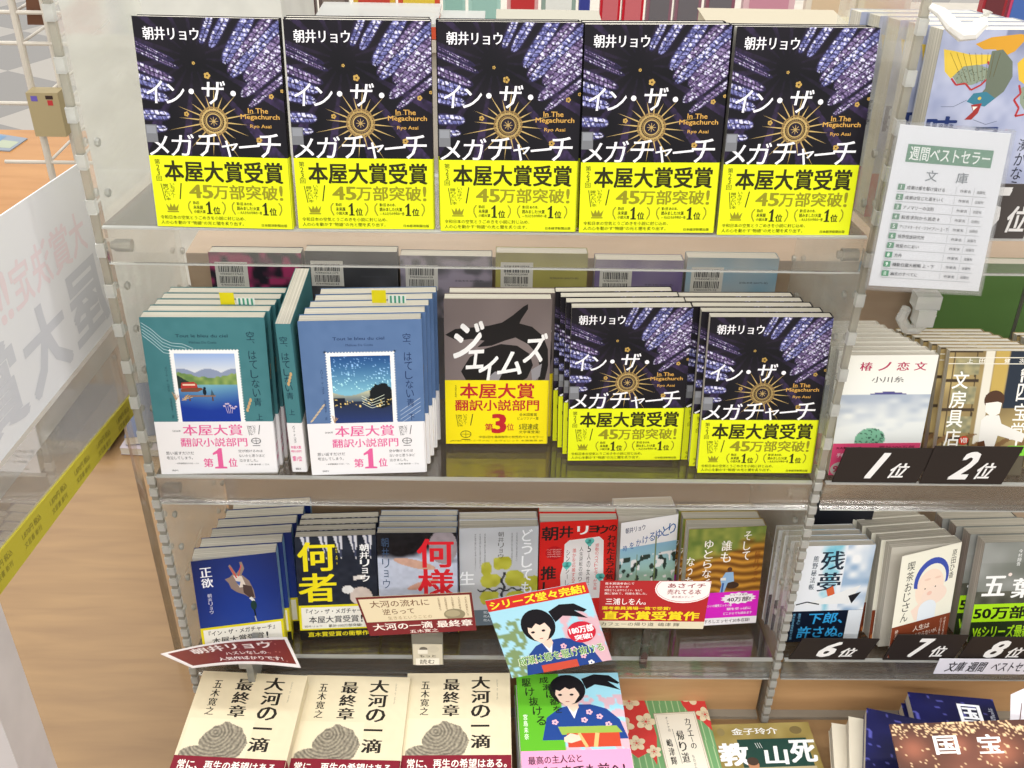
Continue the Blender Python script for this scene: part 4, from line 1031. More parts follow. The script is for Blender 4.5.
# ------------------------------------------------------------------ paperbacks on the third shelf
stack('duck', 6, 17, -5, Z3, 6.5, 9, -.2, 'small navy paperback with a hanging duck', 'navy duck paperbacks', dx=7, gap=1.6, jit=1.5)
stack('suit', 4, 130, 25, Z3, 5, 13, -1.2, 'small paperback of dark suits with big yellow characters', 'dark suit paperbacks', dx=.3, gap=1, jit=2)
stack('hands', 4, 231, 36, Z3, .5, 12, .5, 'small paperback with hands at a desk and big red characters', 'red lettered paperbacks', dx=0, gap=1, jit=2)
stack('cracked', 2, 332, 52, Z3, 2, 10, 0, 'small pale grey paperback with olive cracked shapes', 'grey cracked paperbacks', dx=0, gap=4)
stack('redcov', 2, 432, 70, Z3, 1, 9, 0, 'small bright red paperback with a white ornate panel', 'red paperbacks', dx=0, gap=4)
stack('leisure', 2, 533, 76, Z3, 3, 10, .5, 'small white paperback with posts standing in blue water', 'white and blue paperbacks', dx=0, gap=2)
stack('rocks', 3, 619, 57, Z3, 1, 10, .6, 'small paperback with golden rocks and magenta band', 'magenta banded paperbacks', dx=-2.5, gap=1)
# thick white page backs either side of the opened paperback
# ------------------------------------------------------------------ ranked books on the right
stack('beast', 5, 762, 3, Z1, 8, 6, -1.5, 'large novel with a painted winged beast', 'winged beast novels', dx=-6, gap=6)
stack('sea', 8, 748, 10, Z2, 2, 8, 0, 'small pale paperback with a sea picture and pink band, ranked 1', 'paperbacks ranked 1', dx=-4.5, gap=.2)
stack('shop', 7, 866, 12, Z2, -1, 14, 1, 'small brown shop picture paperback ranked 2', 'paperbacks ranked 2', dx=-5, gap=.5)
stack('shop', 5, 977, 20, Z2, -1, 14, 1, 'shop picture paperback in the row beyond rank plate 2', 'paperbacks in the row beyond rank 2', dx=-3, gap=.5)
stack('dream', 4, 745, 26, Z3, 4, 8, -1, 'small blue and white paperback ranked 6', 'paperbacks ranked 6', dx=-4, gap=.5)
stack('uncle', 6, 866, 18, Z3, 7, 12, 0, 'small cream paperback with a blue haired face, ranked 7', 'paperbacks ranked 7', dx=-4, gap=.6)
stack('grey', 4, 984, 26, Z3, 3, 13, 0, 'small grey paperback with green band, ranked 8', 'paperbacks ranked 8', dx=-8, gap=1)
t = single('bookend', MB().box(786, 118, Z3 - 17, 862, 119.5, Z3 + 158).box(786, 90, Z3 - 14, 862, 118, Z3 - 12.5), [m_flat('black_bookend_steel', '#22242c', .4)], 'black metal bookend behind the blue and white paperbacks', 'bookend')

# ------------------------------------------------------------------ flat piles
pile('river', 6, 12, -221, -349, -3, 'cream brush lettered novel in the pile beside bare wood', 'cream river novels, first pile', 86)
pile('river', 5, 141, -211, -367, -1.2, 'cream brush lettered novel in the middle of three piles', 'cream river novels, middle pile', 86)
pile('river', 5, 271, -202, -373, .8, 'cream brush lettered novel in the pile beside the blue robe pile', 'cream river novels, last pile', 86)
pile('girl', 5, 411, -203, -357, 2.1, 'novel with a figure in a blue robe and a pink band', 'blue robe novels', 91)
pile('cafe', 1, 552, -158, -452, 4.4, 'green striped book with red and cream blossoms lying on the table', None, 89)
pile('chalk', 1, 668, -206, -452.5, 2.5, 'olive book with chalk lettering on a blackboard, lying partly under the blossom book', None, 89)
# navy paperbacks and the brown card at the corner
place('navy', 886, -166, -388, -6, 88, 0, 'navy paperback lying behind the brown bokeh card', 'navy paperbacks at the corner')
place('navy', 884, -168, -407, -5, 88, 0, 'navy paperback under the top navy paperback behind the brown card', 'navy paperbacks at the corner')
place('navy', 883, -166, -426, -6, 88, 0, 'navy paperback lowest but one in the pile behind the brown card', 'navy paperbacks at the corner')
place('navy', 885, -167, -445, -6, 88, 0, 'navy paperback at the bottom of the pile behind the brown card', 'navy paperbacks at the corner')
for k, (dz, wd) in enumerate(((0, 'leaning highest against the pile, corner pointing up'), (19.5, 'directly under the slumped navy paperback'), (39, 'lowest in the slumped pile, on the table'))):
    place('navy' if k == 0 else 'creamback', 800 - k * 9, -188 + k * 4, -400 - dz - (4 if k else 0), -16 + k * 3, 82, 0, ('navy paperback ' if k == 0 else 'cream paperback ') + wd, None if k == 0 else 'cream paperbacks under the slumped navy one')

# ------------------------------------------------------------------ cards and plates
Art.fine = 4
def card(name, q, a, base, label, cat, group=None, mat=None, th=.8, bend=0, n=12):
    """thin card whose four corners are TL TR BR BL in the place; a carries its print"""
    TL, TR, BR, BL = [np.array(v, float) for v in q]
    nr = np.cross(TR - TL, BL - TL); nr /= np.linalg.norm(nr)
    if nr[2] * .8 - nr[1] < 0: nr = -nr
    def fn(u, v, d):
        u = np.asarray(u) / a.W; v = np.asarray(v) / a.H
        p = TL + (TR - TL) * u[..., None] * (1 - v)[..., None] + (BL - TL) * v[..., None] * (1 - u)[..., None] + (BR - TL) * (u * v)[..., None]
        b = bend * np.sin(np.pi * u)
        return p + nr * (np.asarray(d) + b)[..., None]
    m = MB()
    r = 8; w1 = n + 1
    X, Y = np.meshgrid(np.linspace(0, a.W, w1), np.linspace(0, a.H, r + 1)); N = w1 * (r + 1)
    v = np.r_[fn(X.ravel(), Y.ravel(), np.zeros(N)), fn(X.ravel(), Y.ravel(), np.full(N, -th))]; F = []
    for j in range(r):
        for i in range(n):
            k = j * w1 + i; F += [(k, k + 1, k + w1 + 1, k + w1), (N + k, N + k + w1, N + k + w1 + 1, N + k + 1)]
    for i in range(n): F += [(i, N + i, N + i + 1, i + 1), (r * w1 + i, r * w1 + i + 1, N + r * w1 + i + 1, N + r * w1 + i)]
    for j in range(r): F += [(j * w1, (j + 1) * w1, N + (j + 1) * w1, N + j * w1), (j * w1 + n, N + j * w1 + n, N + (j + 1) * w1 + n, (j + 1) * w1 + n)]
    m.add(v, F, base); m.art(a, fn, base=.3, step=.1)
    o = single(name, m, [mat or GLOSS], label, cat, group)
    return o
def plate(no, q, label):
    a = Art(94, 40); W = '#e6e4e2'; q = [(p[0], p[1] + 9, p[2]) for p in q]
    a.text(no, 30, 6, 52, 34, W, .05, .3); a.text('位', 58, 17, 76, 34, W, .035, .2)
    card('rank_plate', q, a, '#2c2522', label, 'sign', 'black rank plates', GLOSS, 1.5)
L1 = 'black rank plate reading %s, '
plate('1', [(757, -9.6, -13), (856, -9.6, -13), (843, -12, -58.5), (749, -12, -58.5)], L1 % '1' + 'below the sea picture paperbacks')
plate('2', [(853, -10.6, -9), (950, -10.6, -9), (938, -13, -58.5), (846, -13, -58.5)], L1 % '2' + 'below the shop picture paperbacks')
plate('6', [(760, -9.6, -308), (856, -9.6, -308), (843, -12, -342), (747, -12, -342)], L1 % '6' + 'below the blue and white paperbacks')
plate('7', [(877, -9.6, -300), (966, -9.6, -300), (955, -12, -342), (866, -12, -342)], L1 % '7' + 'below the cream paperbacks')
plate('8', [(971, -9.6, -303), (1065, -9.6, -303), (1053, -12, -342), (960, -12, -342)], L1 % '8' + 'below the green banded paperbacks')
a = Art(120, 50); a.text('5', 66, 4, 96, 44, '#d8d5d2', .05, .3); a.text('位', 100, 20, 119, 44, '#d8d5d2', .035, .2)
card('rank_plate', [(757, -1, 293), (876, -1, 293), (877, -3, 239.2), (757, -3, 239.2)], a, '#4a4441', L1 % '5' + 'large and partly behind the clipped list', 'sign', None, GLOSS, 1.5)
a = Art(145, 29); a.text('文庫 週間', 12, 5, 64, 24, '#1a1620', .02, .35); a.text('ベストセラー', 70, 6, 130, 23, '#2a2430', .01, .35)
card('header_strip', [(936, -6.2, -336), (1079, -6.2, -336), (1080, -6.4, -363), (934, -6.4, -363)], a, '#e2e0ea', 'white strip with slanted black lettering below the rank 8 plate', 'sign')

# clipped best seller list in a clear sleeve
a = Art(105, 152); GR = '#5f8f74'; K = '#4c4f52'
a.rect(11, 16, 92, 32, GR); a.text('週間ベストセラー', 14, 18, 90, 30, '#f2f6f2', .02); a.text('文', 33, 38, 44, 48, '#7a8288', .01); a.text('庫', 62, 38, 73, 48, '#7a8288', .01)
rows = ['成瀬は都を駆け抜ける', '成瀬は信じた道をいく', 'アノマリーの法則', '殺意求刑から逃走 8', 'アリアドネ・ケイ・リライブリー 上・下', '境界怪談研究所', '暁星のにおい', '方舟', '機動日露大戦略 上・下', '幽玄のすべてに']
for i, s_ in enumerate(rows):
    y = 52 + i * 9.2; a.rect(9, y, 15.5, y + 5.6, GR); a.text(str(i + 1), 11, y + 1, 13, y + 4.6, '#e6efe9', .02)
    a.text(s_, 17.5, y + 1.2, 17.5 + min(46, 3.6 * len(s_)), y + 4.8, K, .012); a.line([(9, y + 7.2), (94, y + 7.2)], .35, '#9a9ea2'); a.text('作家名', 68, y + 1.4, 78, y + 4.2, K, .01); a.text('出版社', 84, y + 1.4, 92, y + 4.2, K, .01)
    a.line([(64, y - 1), (64, y + 6)], .25, '#9a9ea2'); a.line([(81, y - 1), (81, y + 6)], .25, '#9a9ea2')
t = thing('clipped_list', 785, -24, 190, 'white best seller list in a clear sleeve clipped to the shelf, green title bar', 'sign')
def quad_card(a, base, q, mat, name, parent, off=0):
    o = card(name, q, a, base, None, None, None, mat); o.parent = parent
    o.matrix_parent_inverse = Matrix.Translation((-parent.location.x, -parent.location.y, -parent.location.z)); return o
q = [(724, -30, 358), (823, -30, 351), (833, -34, 198), (727, -34, 203)]
def rel(o, parent): o.location = Vector(o.location) - Vector(parent.location); o.parent = parent; return o
o = card('paper_sheet', q, a, '#e9ebf0', None, None); rel(o, t); 
TLq, TRq, BRq, BLq = [np.array(v, float) for v in q]
sl = MB()
for d0 in (1.4, -2.2):
    v = [TLq + (-3, -d0, 3), TRq + (3, -d0, 3), BRq + (3, -d0, -4), BLq + (-3, -d0, -4)]
    v2 = [p + (0, -.6, 0) for p in v]
    sl.add(v + v2, [(0, 1, 2, 3), (4, 5, 6, 7), (0, 1, 5, 4), (2, 3, 7, 6), (1, 2, 6, 5), (0, 3, 7, 4)])
o = link('clear_sleeve', sl.mesh('clear_sleeve', [m_clear('glossy_sleeve', '#fbfbfb', .03, '#ffffff', 1.6, .1)]), None, (0, 0, 0)); rel(o, t)
c = MB().box(776, -36, 178, 800, -20, 192).box(780, -38, 160, 797, -22, 178).box(782, -28, 204, 796, -4.6, 226).tube([(774, -22, 172), (772, -20, 160), (780, -19, 148), (790, -19, 147), (798, -20, 156), (801, -22, 166)], [5, 5.5, 5.5, 5.5, 5, 4.5], n=8)
o = link('plastic_clip', c.mesh('plastic_clip', [m_clear('clip_plastic', '#eeeeea', .45, '#ecece6', 1.0, .2)]), None, (0, 0, 0)); rel(o, t)
c = MB().tube([(738.6, 0, 450), (744, -12, 448), (752, -20, 440), (761, -22, 434), (770, -22, 435), (776, -22, 443), (779, -20, 452)], [3, 4.5, 6, 7, 7, 6, 4.5], n=10)
single('plastic_clip', c, [WPLAS], 'white plastic clip above the painted winged beast', 'clip')

# pop cards on the lowest lip
a = Art(110, 46); a.rect(0, 0, 110, 46, '#efe6e2'); a.rect(4, 4, 107, 42, '#7c352e')
W = '#eadcd6'
for i in range(40): a.ell(random.uniform(60, 104), random.uniform(6, 40), .8, .8, '#b87a6c', a.l + .05, 6)
a.text('朝井リョウ', 22, 6, 92, 18, W, .04); a.text('ハズレなしの', 46, 22, 84, 28, W, .02); a.text('人気作ばかりです!', 34, 32, 96, 38.5, W, .03)
t = thing('pop_card', 80, -50, -300, 'curved maroon card with white border lying over the first cream pile', 'card')
rel(card('printed_card', [(-27, -30, -311), (126, -22, -289), (155, -86, -270), (30, -84, -274)], a, '#efe6e2', None, None, None, GLOSS, .5, 5), t)
c = MB().box(76, -62, -300, 92, -40, -290).box(80, -50, -350, 88, -4.6, -300)
rel(link('plastic_clip', c.mesh('plastic_clip', [PINM]), None, (0, 0, 0)), t)

a = Art(136, 46); a.rect(0, 0, 136, 46, '#6d2c2a'); a.rect(2.5, 2.5, 133, 30, '#dccdab'); BR_ = '#6c4a34'
a.text('大河の流れに', 14, 5, 84, 13, BR_, .01); a.text('逆らって', 26, 15, 64, 22, BR_, .01); a.text('生きるということの', 30, 24, 84, 28, '#9c8664'); 
for i, x in enumerate((128, 120, 112, 104, 96)): a.vtext('人生の終章をどう', x, 4, 20 if i > 1 else 28, BR_, w=2.6)
a.ell(112, 25, 13, 6.5, '#8e8468'); a.ell(110, 24, 9, 4, '#a89c7c'); a.rect(0, 30, 136, 46, '#7a2a2c', a.l + .1)
a.text('大河の一滴 最終章', 8, 32, 132, 40, '#efe4d8', .03, mincho=.03); a.text('五木寛之', 52, 41, 88, 45, '#efe4d8', .01)
t = thing('pop_card', 280, -26, -300, 'cream and maroon card with old style lettering above the cream piles', 'card')
rel(card('printed_card', [(212, -18, -226), (349, -18, -216), (355, -30, -266), (228, -30, -277)], a, '#dccdab', None, None, None, GLOSS, .5), t)
c = MB().box(276, -20, -338, 314, -17, -272)
rel(link('stand', c.mesh('stand', [m_clear('card_stand', '#e4e2d8', .35, '#d8d4c4', 1.0)]), None, (0, 0, 0)), t)
s_ = Art(36, 36); s_.ell(13, 8, 5, 4, '#6c665c'); s_.rect(6, 9, 18, 16, '#e8e2d4'); s_.ell(25, 8, 7, 6, '#c8c0ac'); s_.text('もっと', 8, 18, 28, 22, '#4c463c', .02); s_.rect(3, 24, 32, 36, '#ece6d8'); s_.text('読む', 8, 26, 26, 34, '#6c665c', .02)
rel(card('stand_label', [(277, -21, -301), (313, -21, -301), (313, -21, -336), (277, -21, -337)], s_, '#cfc7b2', None, None), t)

# card with the generic figure in a blue robe
a = Art(124, 106)
a.rast(0, 0, 124, 106, 2.4, lambda X, Y: np.where(((Y > 30) & (X < 34) & (noise2(X, Y, 5, 3) > .4))[..., None], np.array([126, 150, 104]), np.where(((Y > 34) & (X > 80) & (noise2(X, Y, 7, 5) > .35))[..., None], np.array([216, 178, 188]), np.array([164, 214, 230]))))
a.rect(0, 0, 124, 15, '#c8302c'); a.text('シリーズ堂々完結!', 4, 2.5, 120, 13, '#f0e032', .05)
girl(a, 52, 22, 1.08); a.rect(40, 96, 84, 106, '#c8503c')
a.ell(100, 62, 17, 14, '#c8283c'); a.text('180万部', 86, 54, 115, 63, '#f6eef0', .06); a.text('突破!', 90, 65, 111, 72, '#f6eef0', .05)
a.text('成瀬は都を駆け抜ける', 14, 80, 120, 92, '#ecf4dc', .05); a.text('成瀬は都を駆け抜ける', 14.5, 80.5, 119.5, 91.5, '#6ca044', .015)
t = thing('pop_card', 440, -50, -250, 'tilted card with a blue robed figure and red headline, above the blue robe novel', 'card')
rel(card('printed_card', [(365, -36, -212), (480, -36, -180), (515, -60, -282), (398, -60, -315)], a, '#a4d6e6', None, None, None, GLOSS, .6), t)
c = MB().box(440, -50, -312, 458, -4.6, -307).box(440, -17, -346, 458, -4.6, -307)
rel(link('plastic_clip', c.mesh('plastic_clip', [PINM]), None, (0, 0, 0)), t)

a = Art(130, 66); R2 = '#a92a2c'; Y = '#ecd428'; W = '#f2e8e4'
a.rect(0, 0, 130, 56, R2); a.rect(0, 56, 130, 66, '#d8cfb4'); a.text('カフェーの帰り道  嶋津 輝', 4, 58, 100, 63, '#5c584c', .01)
for k in range(4): a.text(['直木賞選考会にて', 'ベストセラーが', '同性どうしはやりにくい、なんて', '腹に溜めて、何度も見した。'][k], 6, 2 + k * 4.6, [40, 34, 50, 56][k], 5 + k * 4.6, W, .01)
a.text('三浦しをん。', 8, 24, 56, 33, W, .02); a.text('選考委員満場一致で受賞!', 4, 35.5, 86, 40, Y, .04); a.text('直木賞受賞作', 6, 42, 122, 54, Y, .05)
a.ell(100, 10, 35, 20, W); a.ell(100, 10, 33.5, 18.5, '#b03034'); a.ell(100, 10, 33, 18, W); a.text('あさイチ', 80, 3, 124, 9, '#8c3438', .03); a.text('売れてる本', 80, 11, 120, 18, '#8c3438', .015); a.text('直木賞メディア', 86, 20, 112, 23, '#8c3438')
t = thing('pop_card', 562, -26, -262, 'red card with yellow lettering and white oval in front of the white paperback', 'card')
rel(card('printed_card', [(499, -18, -196), (629, -18, -195), (625, -30, -261), (499, -30, -260)], a, R2, None, None, None, GLOSS, .5), t)
c = MB().box(558, -17, -345, 566, -4.6, -252)
rel(link('stand', c.mesh('stand', [m_clear('card_stand_b', '#f2f0ea', .12, '#dcd8cc', 1.0)]), None, (0, 0, 0)), t)

# brown card with two white characters at the corner
def bokeh(X, Y):
    c = mixc(np.array([44, 22, 18]), np.array([98, 56, 38]), noise2(X, Y, 40, 3)); 
    for (x, y, r) in ((20, 34, 18), (118, 40, 24), (74, 30, 14), (76, 70, 26)): c = c + np.exp(-((X - x) ** 2 + (Y - y) ** 2) / r / r)[..., None] * np.array([70, 44, 34])
    s = (cell2(X, Y, 2.0, 3) > .66 + np.clip((Y - 10) / 50, 0, .3)) & (noise2(X, Y, 12, 9) > .35); return np.where(s[..., None], np.array([232, 196, 150]), c)
a = Art(175, 120); a.rast(0, 0, 175, 120, 1.8, bokeh); a.text('国', 46, 18, 72, 42, '#f2ece6', .03, mincho=.05); a.text('宝', 96, 18, 122, 42, '#f2ece6', .03, mincho=.05)
card('promotion_card', [(838, -112, -330), (1016, -106, -326), (1010, -214, -356), (836, -214, -358)], a, '#8a5a46', 'brown card with warm light spots and two white characters', 'card', None, GLOSS, 2)
a = Art(60, 80); a.poly([(14, 20), (60, 0), (60, 80), (6, 80)], '#5c3228')
card('leaflet', [(1004, -60, -338), (1050, -50, -322), (1060, -120, -356), (990, -110, -366)], a, '#e2dfe6', 'curled white and brown leaflet standing behind the brown card', 'leaflet', None, MATTE, .5, 6)

# ------------------------------------------------------------------ neighbouring bin and its sign (left)
def sheet_yz(x, pts, th=1.2, col='#ffffff', mi=0, mb=None):
    m = mb or MB(); n = len(pts)
    v = [(x, y, z) for y, z in pts] + [(x - th, y, z) for y, z in pts]
    return m.add(v, [tuple(range(n)), tuple(range(2 * n - 1, n - 1, -1))] + [(i, (i + 1) % n, n + (i + 1) % n, n + i) for i in range(n)], col, mi)
pq = [(-330, 309), (122, 252), (122, 62), (-330, 107)]
a = Art(452, 200)
def sgn(u, v, d):
    # printed on the far face, read through the paper: mirrored
    u = np.asarray(u) / a.W; v = np.asarray(v) / a.H
    y = -330 + 452 * u; z0 = 309 + (252 - 309) * u; z1 = 107 + (62 - 107) * u
    return np.stack([-60 + np.asarray(d), y, z0 + (z1 - z0) * v], -1)
for ch, x0, x1 in (('大', 392, 430), ('賞', 344, 388), ('決', 298, 338), ('定', 252, 292), ('!', 236, 244), ('!', 222, 230)): a.text(ch, x0, 46, x1, 92, '#dccdd0', .03, mir=True)
for ch, x0, x1 in (('屋', 356, 446), ('大', 244, 336), ('賞', 130, 226), ('本', 20, 116)): a.text(ch, x0, 104, x1, 186, '#c3c4c9', .05, mir=True)
m = sheet_yz(-60, pq, 1.5, '#dadadc'); m.art(a, sgn)
t = thing('sign_bin', -60, -100, ZT, 'clear bin of the neighbouring rack with a white show-through sign and yellow price rail', 'bin')
rel(link('white_sign', m.mesh('white_sign', [MATTE]), None, (0, 0, 0)), t)
rel(link('sign_rail', sheet_yz(-55, [(-330, 107), (122, 62), (122, 40), (-330, 82)], 9).mesh('sign_rail', [m_clear('greyed_acrylic', '#e6e4e0', .6, '#cfccc6', .4)]), None, (0, 0, 0)), t)
rel(link('front_sheet', sheet_yz(-58, [(-330, 82), (122, 40), (122, -34), (-330, 50)], 3).mesh('front_sheet', [m_clear('scuffed_acrylic', '#eeece8', .42, '#c8c5c0', .4)]), None, (0, 0, 0)), t)
yr = sheet_yz(-56, [(-330, 50), (122, -34), (122, -60), (-330, 12)], 2, '#b3a834')
b = Art(452, 30)
for k in range(7): b.text('1,870円 税込', 20 + k * 62, 6, 60 + k * 62, 13, '#7c7430', .01); b.text('文芸書 新刊', 20 + k * 62, 16, 56 + k * 62, 22, '#7c7430')
yr.art(b, lambda u, v, d: np.stack([-56 + np.asarray(d), -330 + np.asarray(u), 50 - 84 * np.asarray(u) / 452 - 34 * np.asarray(v) / 30], -1))
rel(link('price_rail', yr.mesh('price_rail', [MATTE]), None, (0, 0, 0)), t)
for sb in ((100, 108, 40), (-320, -312, 60)): rel(link('stem', MB().box(-66, sb[0], ZT, -59, sb[1], sb[2]).mesh('stem', [CLEAR]), None, (0, 0, 0)), t)
single('post', MB().box(-230, -350, ZT, -22, -300, 58), [m_flat('white_laminate', '#bdb6b4', .5)], 'plain white upright panel standing in the near corner', 'panel')
# things on the table beyond the bin
design('pale', 128, 188, 14, '#b8aeb4', Art(128, 188), spinecol='#a49aa0')
a = Art(120, 80); a.rect(6, 6, 114, 40, '#c9a6a8'); a.text('本屋大賞', 12, 48, 80, 62, '#9c6a70', .02); a.line([(0, 70), (120, 60)], 3, '#7c88b0')
card('leaflet', [(-150, 690, -460), (-50, 690, -460), (-45, 600, -464), (-160, 600, -465)], a, '#d9d3cf', 'pale pink leaflet on the table beyond the sign bin', 'leaflet', None, MATTE, 1, 4)
place('pale', -440, 570, ZT + 16, 8, 90, 0, 'pale mauve book lying on the table beyond the sign bin', 'books beyond the sign bin')
place('pale', -290, 575, ZT + 16, -4, 90, 0, 'mauve book lying on the table nearest the rack, beyond the bin', 'books beyond the sign bin')
design('slate', 120, 180, 16, '#5a6278', Art(120, 180), spinecol='#4a5268')
place('slate', -280, 580, ZT + 34, 10, 90, 0, 'slate blue book lying on the mauve book nearest the rack')
place('slate', -425, 575, ZT + 34, -4, 90, 0, 'slate blue book lying on the further mauve book')

# ------------------------------------------------------------------ background of the shop
t = thing('low_table', -900, 1400, -840, 'orange wooden low table far behind the white rack', 'table')
rel(link('tabletop', MB().box(-1500, 1180, -330, -560, 1760, -300).mesh('tabletop', [ORANGE]), None, (0, 0, 0)), t)
rel(link('base', MB().box(-1460, 1220, -840, -600, 1720, -330).mesh('base', [ORANGE]), None, (0, 0, 0)), t)
a = Art(100, 60); a.rect(5, 5, 60, 30, '#6f8fb0'); a.rect(62, 20, 95, 50, '#b0b8a0')
card('magazine', [(-980, 1740, -297), (-840, 1690, -297), (-850, 1600, -297), (-1000, 1620, -297)], a, '#8e98a4', 'blue grey magazine lying on the orange table', 'magazine', None, GLOSS, 3)
t = thing('wire_rack', -500, 1100, -840, 'white tubular steel rack behind the sign bin', 'rack')
for x, rr in ((-532, 7), (-477, 3.5)):
    for y in (1100, 1400): rel(link('upright', MB().tube([(x, y, -838), (x, y, 420)], rr, n=10).mesh('upright', [WPAINT]), None, (0, 0, 0)), t)
for z in (163, 106, -10, -130, -300):
    for a0, a1, rr in (((-620, 1100, z), (-440, 1100, z), 4), ((-532, 1100, z), (-532, 1400, z), 3), ((-477, 1100, z), (-477, 1400, z), 3)): rel(link('crossbar', MB().tube([a0, a1], rr, n=8).mesh('crossbar', [WPAINT]), None, (0, 0, 0)), t)
a_ = MB().box(-528, 1060, -62, -468, 1096, 24, '#a99a76').box(-520, 1059.5, 8, -508, 1060, 18, '#6a5cb0').box(-492, 1059.5, 12, -478, 1060, 19, '#3c2c28').box(-490, 1059.5, 0, -480, 1060, 10, '#b83a3c')
single('cardboard_box', a_, [MATTE], 'small tan box with purple and red stickers hung on the white rack', 'box')
single('bag', MB().add([(-516, 1110, 138), (-474, 1110, 138), (-484, 1110, 240), (-500, 1110, 240), (-516, 1150, 138), (-474, 1150, 138), (-484, 1150, 240), (-500, 1150, 240)], [(0, 1, 2, 3), (4, 5, 6, 7), (0, 1, 5, 4), (1, 2, 6, 5), (2, 3, 7, 6), (3, 0, 4, 7)], '#6c4a38'), [MATTE], 'brown tapering bag hanging on the white rack', 'bag')
0 and single('stool', MB().box(-1750, 3300, -840, -1400, 3500, -420, '#3c2c26'), [MATTE], 'dark brown block seat far back on the grey floor', 'stool')
0 and single('bench', MB().box(-3200, 4300, -840, -900, 4700, -260, '#a8866a'), [MATTE], 'long tan bench far back on the grey floor', 'bench')

# table of small books across the aisle, seen over the top row
t = thing('display_table', 300, 1950, -840, 'cream table of upright small books across the aisle', 'table')
rel(link('tabletop', MB().box(-560, 1790, -90, 2300, 2300, -60).mesh('tabletop', [m_flat('cream_table', '#cdc5b8', .5)]), None, (0, 0, 0)), t)
rel(link('base', MB().box(-520, 1830, -840, 2260, 2260, -90).mesh('base', [m_flat('cream_table_base', '#c0b9ad', .5)]), None, (0, 0, 0)), t)
bg = [(135, 192, '#c9aea6', '#b09a90'), (194, 221, '#b9c23a', '#98a82c'), (224, 255, '#8c4a3c', '#a86a58'), (257, 290, '#7c3c34', '#9a5c50'), (292, 318, '#5c4a48', '#776662'), (320, 350, '#6a5c58', '#8a7c74'),
      (354, 396, '#e0b844', '#c84a3c'), (398, 440, '#d4583c', '#e6c84a'), (442, 465, '#a6cdc2', '#94bfb4'), (467, 500, '#aad0c6', '#9cc4ba'), (505, 537, '#d8a6a4', '#c03a3c'), (539, 574, '#8fa49a', '#e4e6e0'), (576, 588, '#4c54a0', '#3c4490'),
      (597, 618, '#c42030', '#c86a70'), (619, 641, '#c42030', '#c86a70'), (643, 669, '#8a6470', '#6c686c'), (671, 698, '#8a6470', '#6c686c'), (701, 731, '#8a5866', '#6c686c'), (738, 790, '#d8b4b8', '#c48a9a'), (800, 850, '#ddd2c0', '#d0b898'), (852, 905, '#cdbfae', '#c4a090'),
      (975, 1000, '#9c2c34', '#6c3438'), (1002, 1024, '#c8486c', '#4c6cb0')]
for i, (p0, p1, c1, c2) in enumerate(bg):
    x0 = -894 + 2.545 * (p0); x1 = -894 + 2.545 * p1 - 3
    h = 150; w = x1 - x0; b = MB().box(x0, 1795, -58, x1, 1820, -58 + h, c1)
    b.box(x0 + w * .12, 1793.6, -58 + h * .34, x1 - w * .12, 1794.9, -58 + h * .92, c2)
    ft = Art(w, 40)
    ft.text(random.choice(['好評発売中', '新刊コミック', '第一巻発売', '人気作品']), w * .15, 6, w * .85, 12, '#f2ece6', .03); ft.text('100円' if i in (6, 7) else '既刊', w * .25, 18, w * .75, 30, '#f2ece6', .03)
    b.art(ft, lambda u, v, d, x0=x0: np.stack([x0 + np.asarray(u), 1793.2 - np.asarray(d), -8 - np.asarray(v)], -1))
    cn = ['pinkish beige', 'lime green', 'brick red', 'dark red', 'dark brown', 'grey brown', 'yellow topped', 'orange', 'mint', 'wide mint', 'red and pink', 'grey green', 'narrow blue', 'scarlet', 'second scarlet', 'grey in pink frame', 'second grey in pink frame', 'third grey in pink frame', 'pale pink', 'cream', 'beige', 'dark crimson', 'pink and blue'][i]
    single('small_book', b, [PRINT], cn + ' small book upright on the table across the aisle', 'book', 'small books across the aisle')
# clear back tier above the core with lying books
t = thing('acrylic_back_tier', 150, 400, 315, 'clear raised tier behind the row of five starburst books', 'shelf')
rel(link('plate', MB().box(150, 370, 333, 300, 470, 337).box(300, 370, 325, 356, 470, 329).mesh('plate', [EDGE]), None, (0, 0, 0)), t)
rel(link('post', MB().box(200, 400, 102.5, 206, 440, 333).box(345, 400, 102.5, 351, 440, 325).mesh('post', [EDGE]), None, (0, 0, 0)), t)
def ream(x0, x1, y0, y1, z0, z1, lab, c='#b0a792', name='book'):
    b = MB().box(x0 + 2, y0 + 2, z0 + 1, x1 - 2, y1 - 2, z1 - 1, '#b5ad98'); b.box(x0, y0, z1 - 1, x1, y1, z1, c); b.box(x0, y0, z0, x1, y1, z0 + 1, c)
    single(name, b, [MATTE], lab, 'book', 'books lying on the back tier')
single('wooden_riser', MB().box(360, 372, 102.6, 1290, 468, 300), [PEACH], 'plain wooden riser behind the row of five starburst books', 'riser')
ream(370, 500, 380, 460, 300.4, 334, 'flat grey edged book behind the middle starburst novel', '#a8a496')
ream(622, 790, 380, 462, 300.4, 320, 'cream book lying lowest behind the rightmost starburst novel')
ream(626, 800, 380, 462, 320.4, 339, 'cream book lying on the cream book behind the rightmost starburst novel')
ream(804, 905, 380, 462, 300.4, 331, 'olive edged book lying behind the winged beast novels', '#b0a47c')

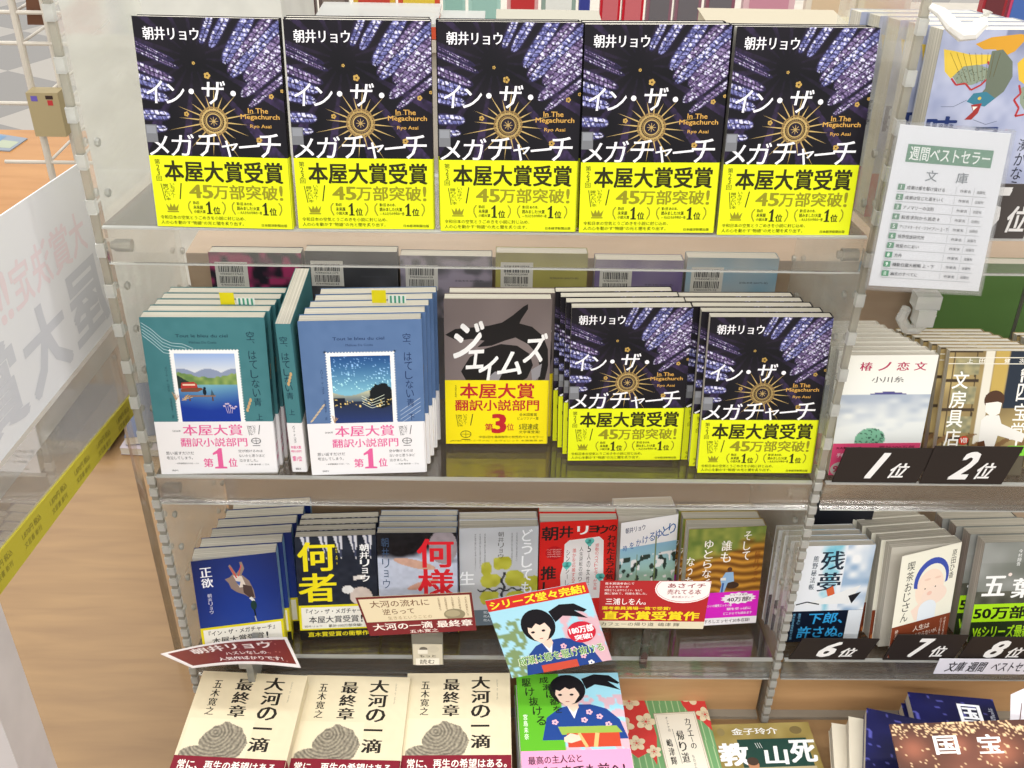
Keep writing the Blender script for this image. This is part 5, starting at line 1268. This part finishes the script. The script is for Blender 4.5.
# ------------------------------------------------------------------ light
def area(name, x, y, z, sx, sy, power, col=(1, .98, .95), rot=(0, 0, 0)):
    l = bpy.data.lights.new(name, 'AREA'); l.shape = 'RECTANGLE'; l.size = sx; l.size_y = sy; l.energy = power; l.color = col
    o = bpy.data.objects.new(name, l); COL.objects.link(o); o.location = (x, y, z); o.rotation_euler = rot
    return o
for i, (x, y, p) in enumerate(((-.9, -3.0, 1.6), (.5, -3.0, 1.6), (1.9, -3.0, 1.6), (-.9, -1.4, .6), (.5, -1.4, .6), (1.9, -1.4, .6), (-.9, .1, .8), (.5, .1, .8), (1.9, .1, .8), (-.9, 2.2, 1), (.9, 2.2, 1), (-1.5, 4.2, 1))):  # front row is added, unseen, so light reaches in below the shelves
    area('ceiling_light', x, y, 3.0, 1.2, .25, 15 * p)
w = bpy.data.worlds.new('shop'); w.use_nodes = True; scn.world = w
w.node_tree.nodes['Background'].inputs[0].default_value = (1.0, .985, .96, 1); w.node_tree.nodes['Background'].inputs[1].default_value = .75

# ------------------------------------------------------------------ camera
cam = bpy.data.cameras.new('camera'); cam.sensor_width = 36; cam.lens = 36 * 1039.36 / 1024; cam.clip_start = .02; cam.clip_end = 60
o = bpy.data.objects.new('camera', cam); COL.objects.link(o)
pt, yw, rl = .5774, -.0178, .0208
cp, sp, cy, sy, cr, sr = math.cos(pt), math.sin(pt), math.cos(yw), math.sin(yw), math.cos(rl), math.sin(rl)
xv = Vector((1, 0, 0)); uv = Vector((0, sp, cp)); fv = Vector((0, cp, -sp))
x2 = xv * cr + uv * sr; u2 = -xv * sr + uv * cr
Mz = Matrix.Rotation(yw, 3, 'Z'); x2 = Mz @ x2; u2 = Mz @ u2; fv = Mz @ fv
M = Matrix((x2, u2, -fv)).transposed().to_4x4(); M.translation = Vector((375.55 * S, -907.58 * S, (656.14 + ZO) * S))
o.matrix_world = M; scn.camera = o
scn.view_settings.view_transform = 'Standard'; scn.view_settings.look = 'None'; scn.view_settings.gamma = 1; scn.view_settings.use_curve_mapping = False
scn.view_settings.exposure = 0.3
scn.cycles.max_bounces = 16; scn.cycles.transparent_max_bounces = 40; scn.cycles.use_denoising = True
# remove designs that were never placed
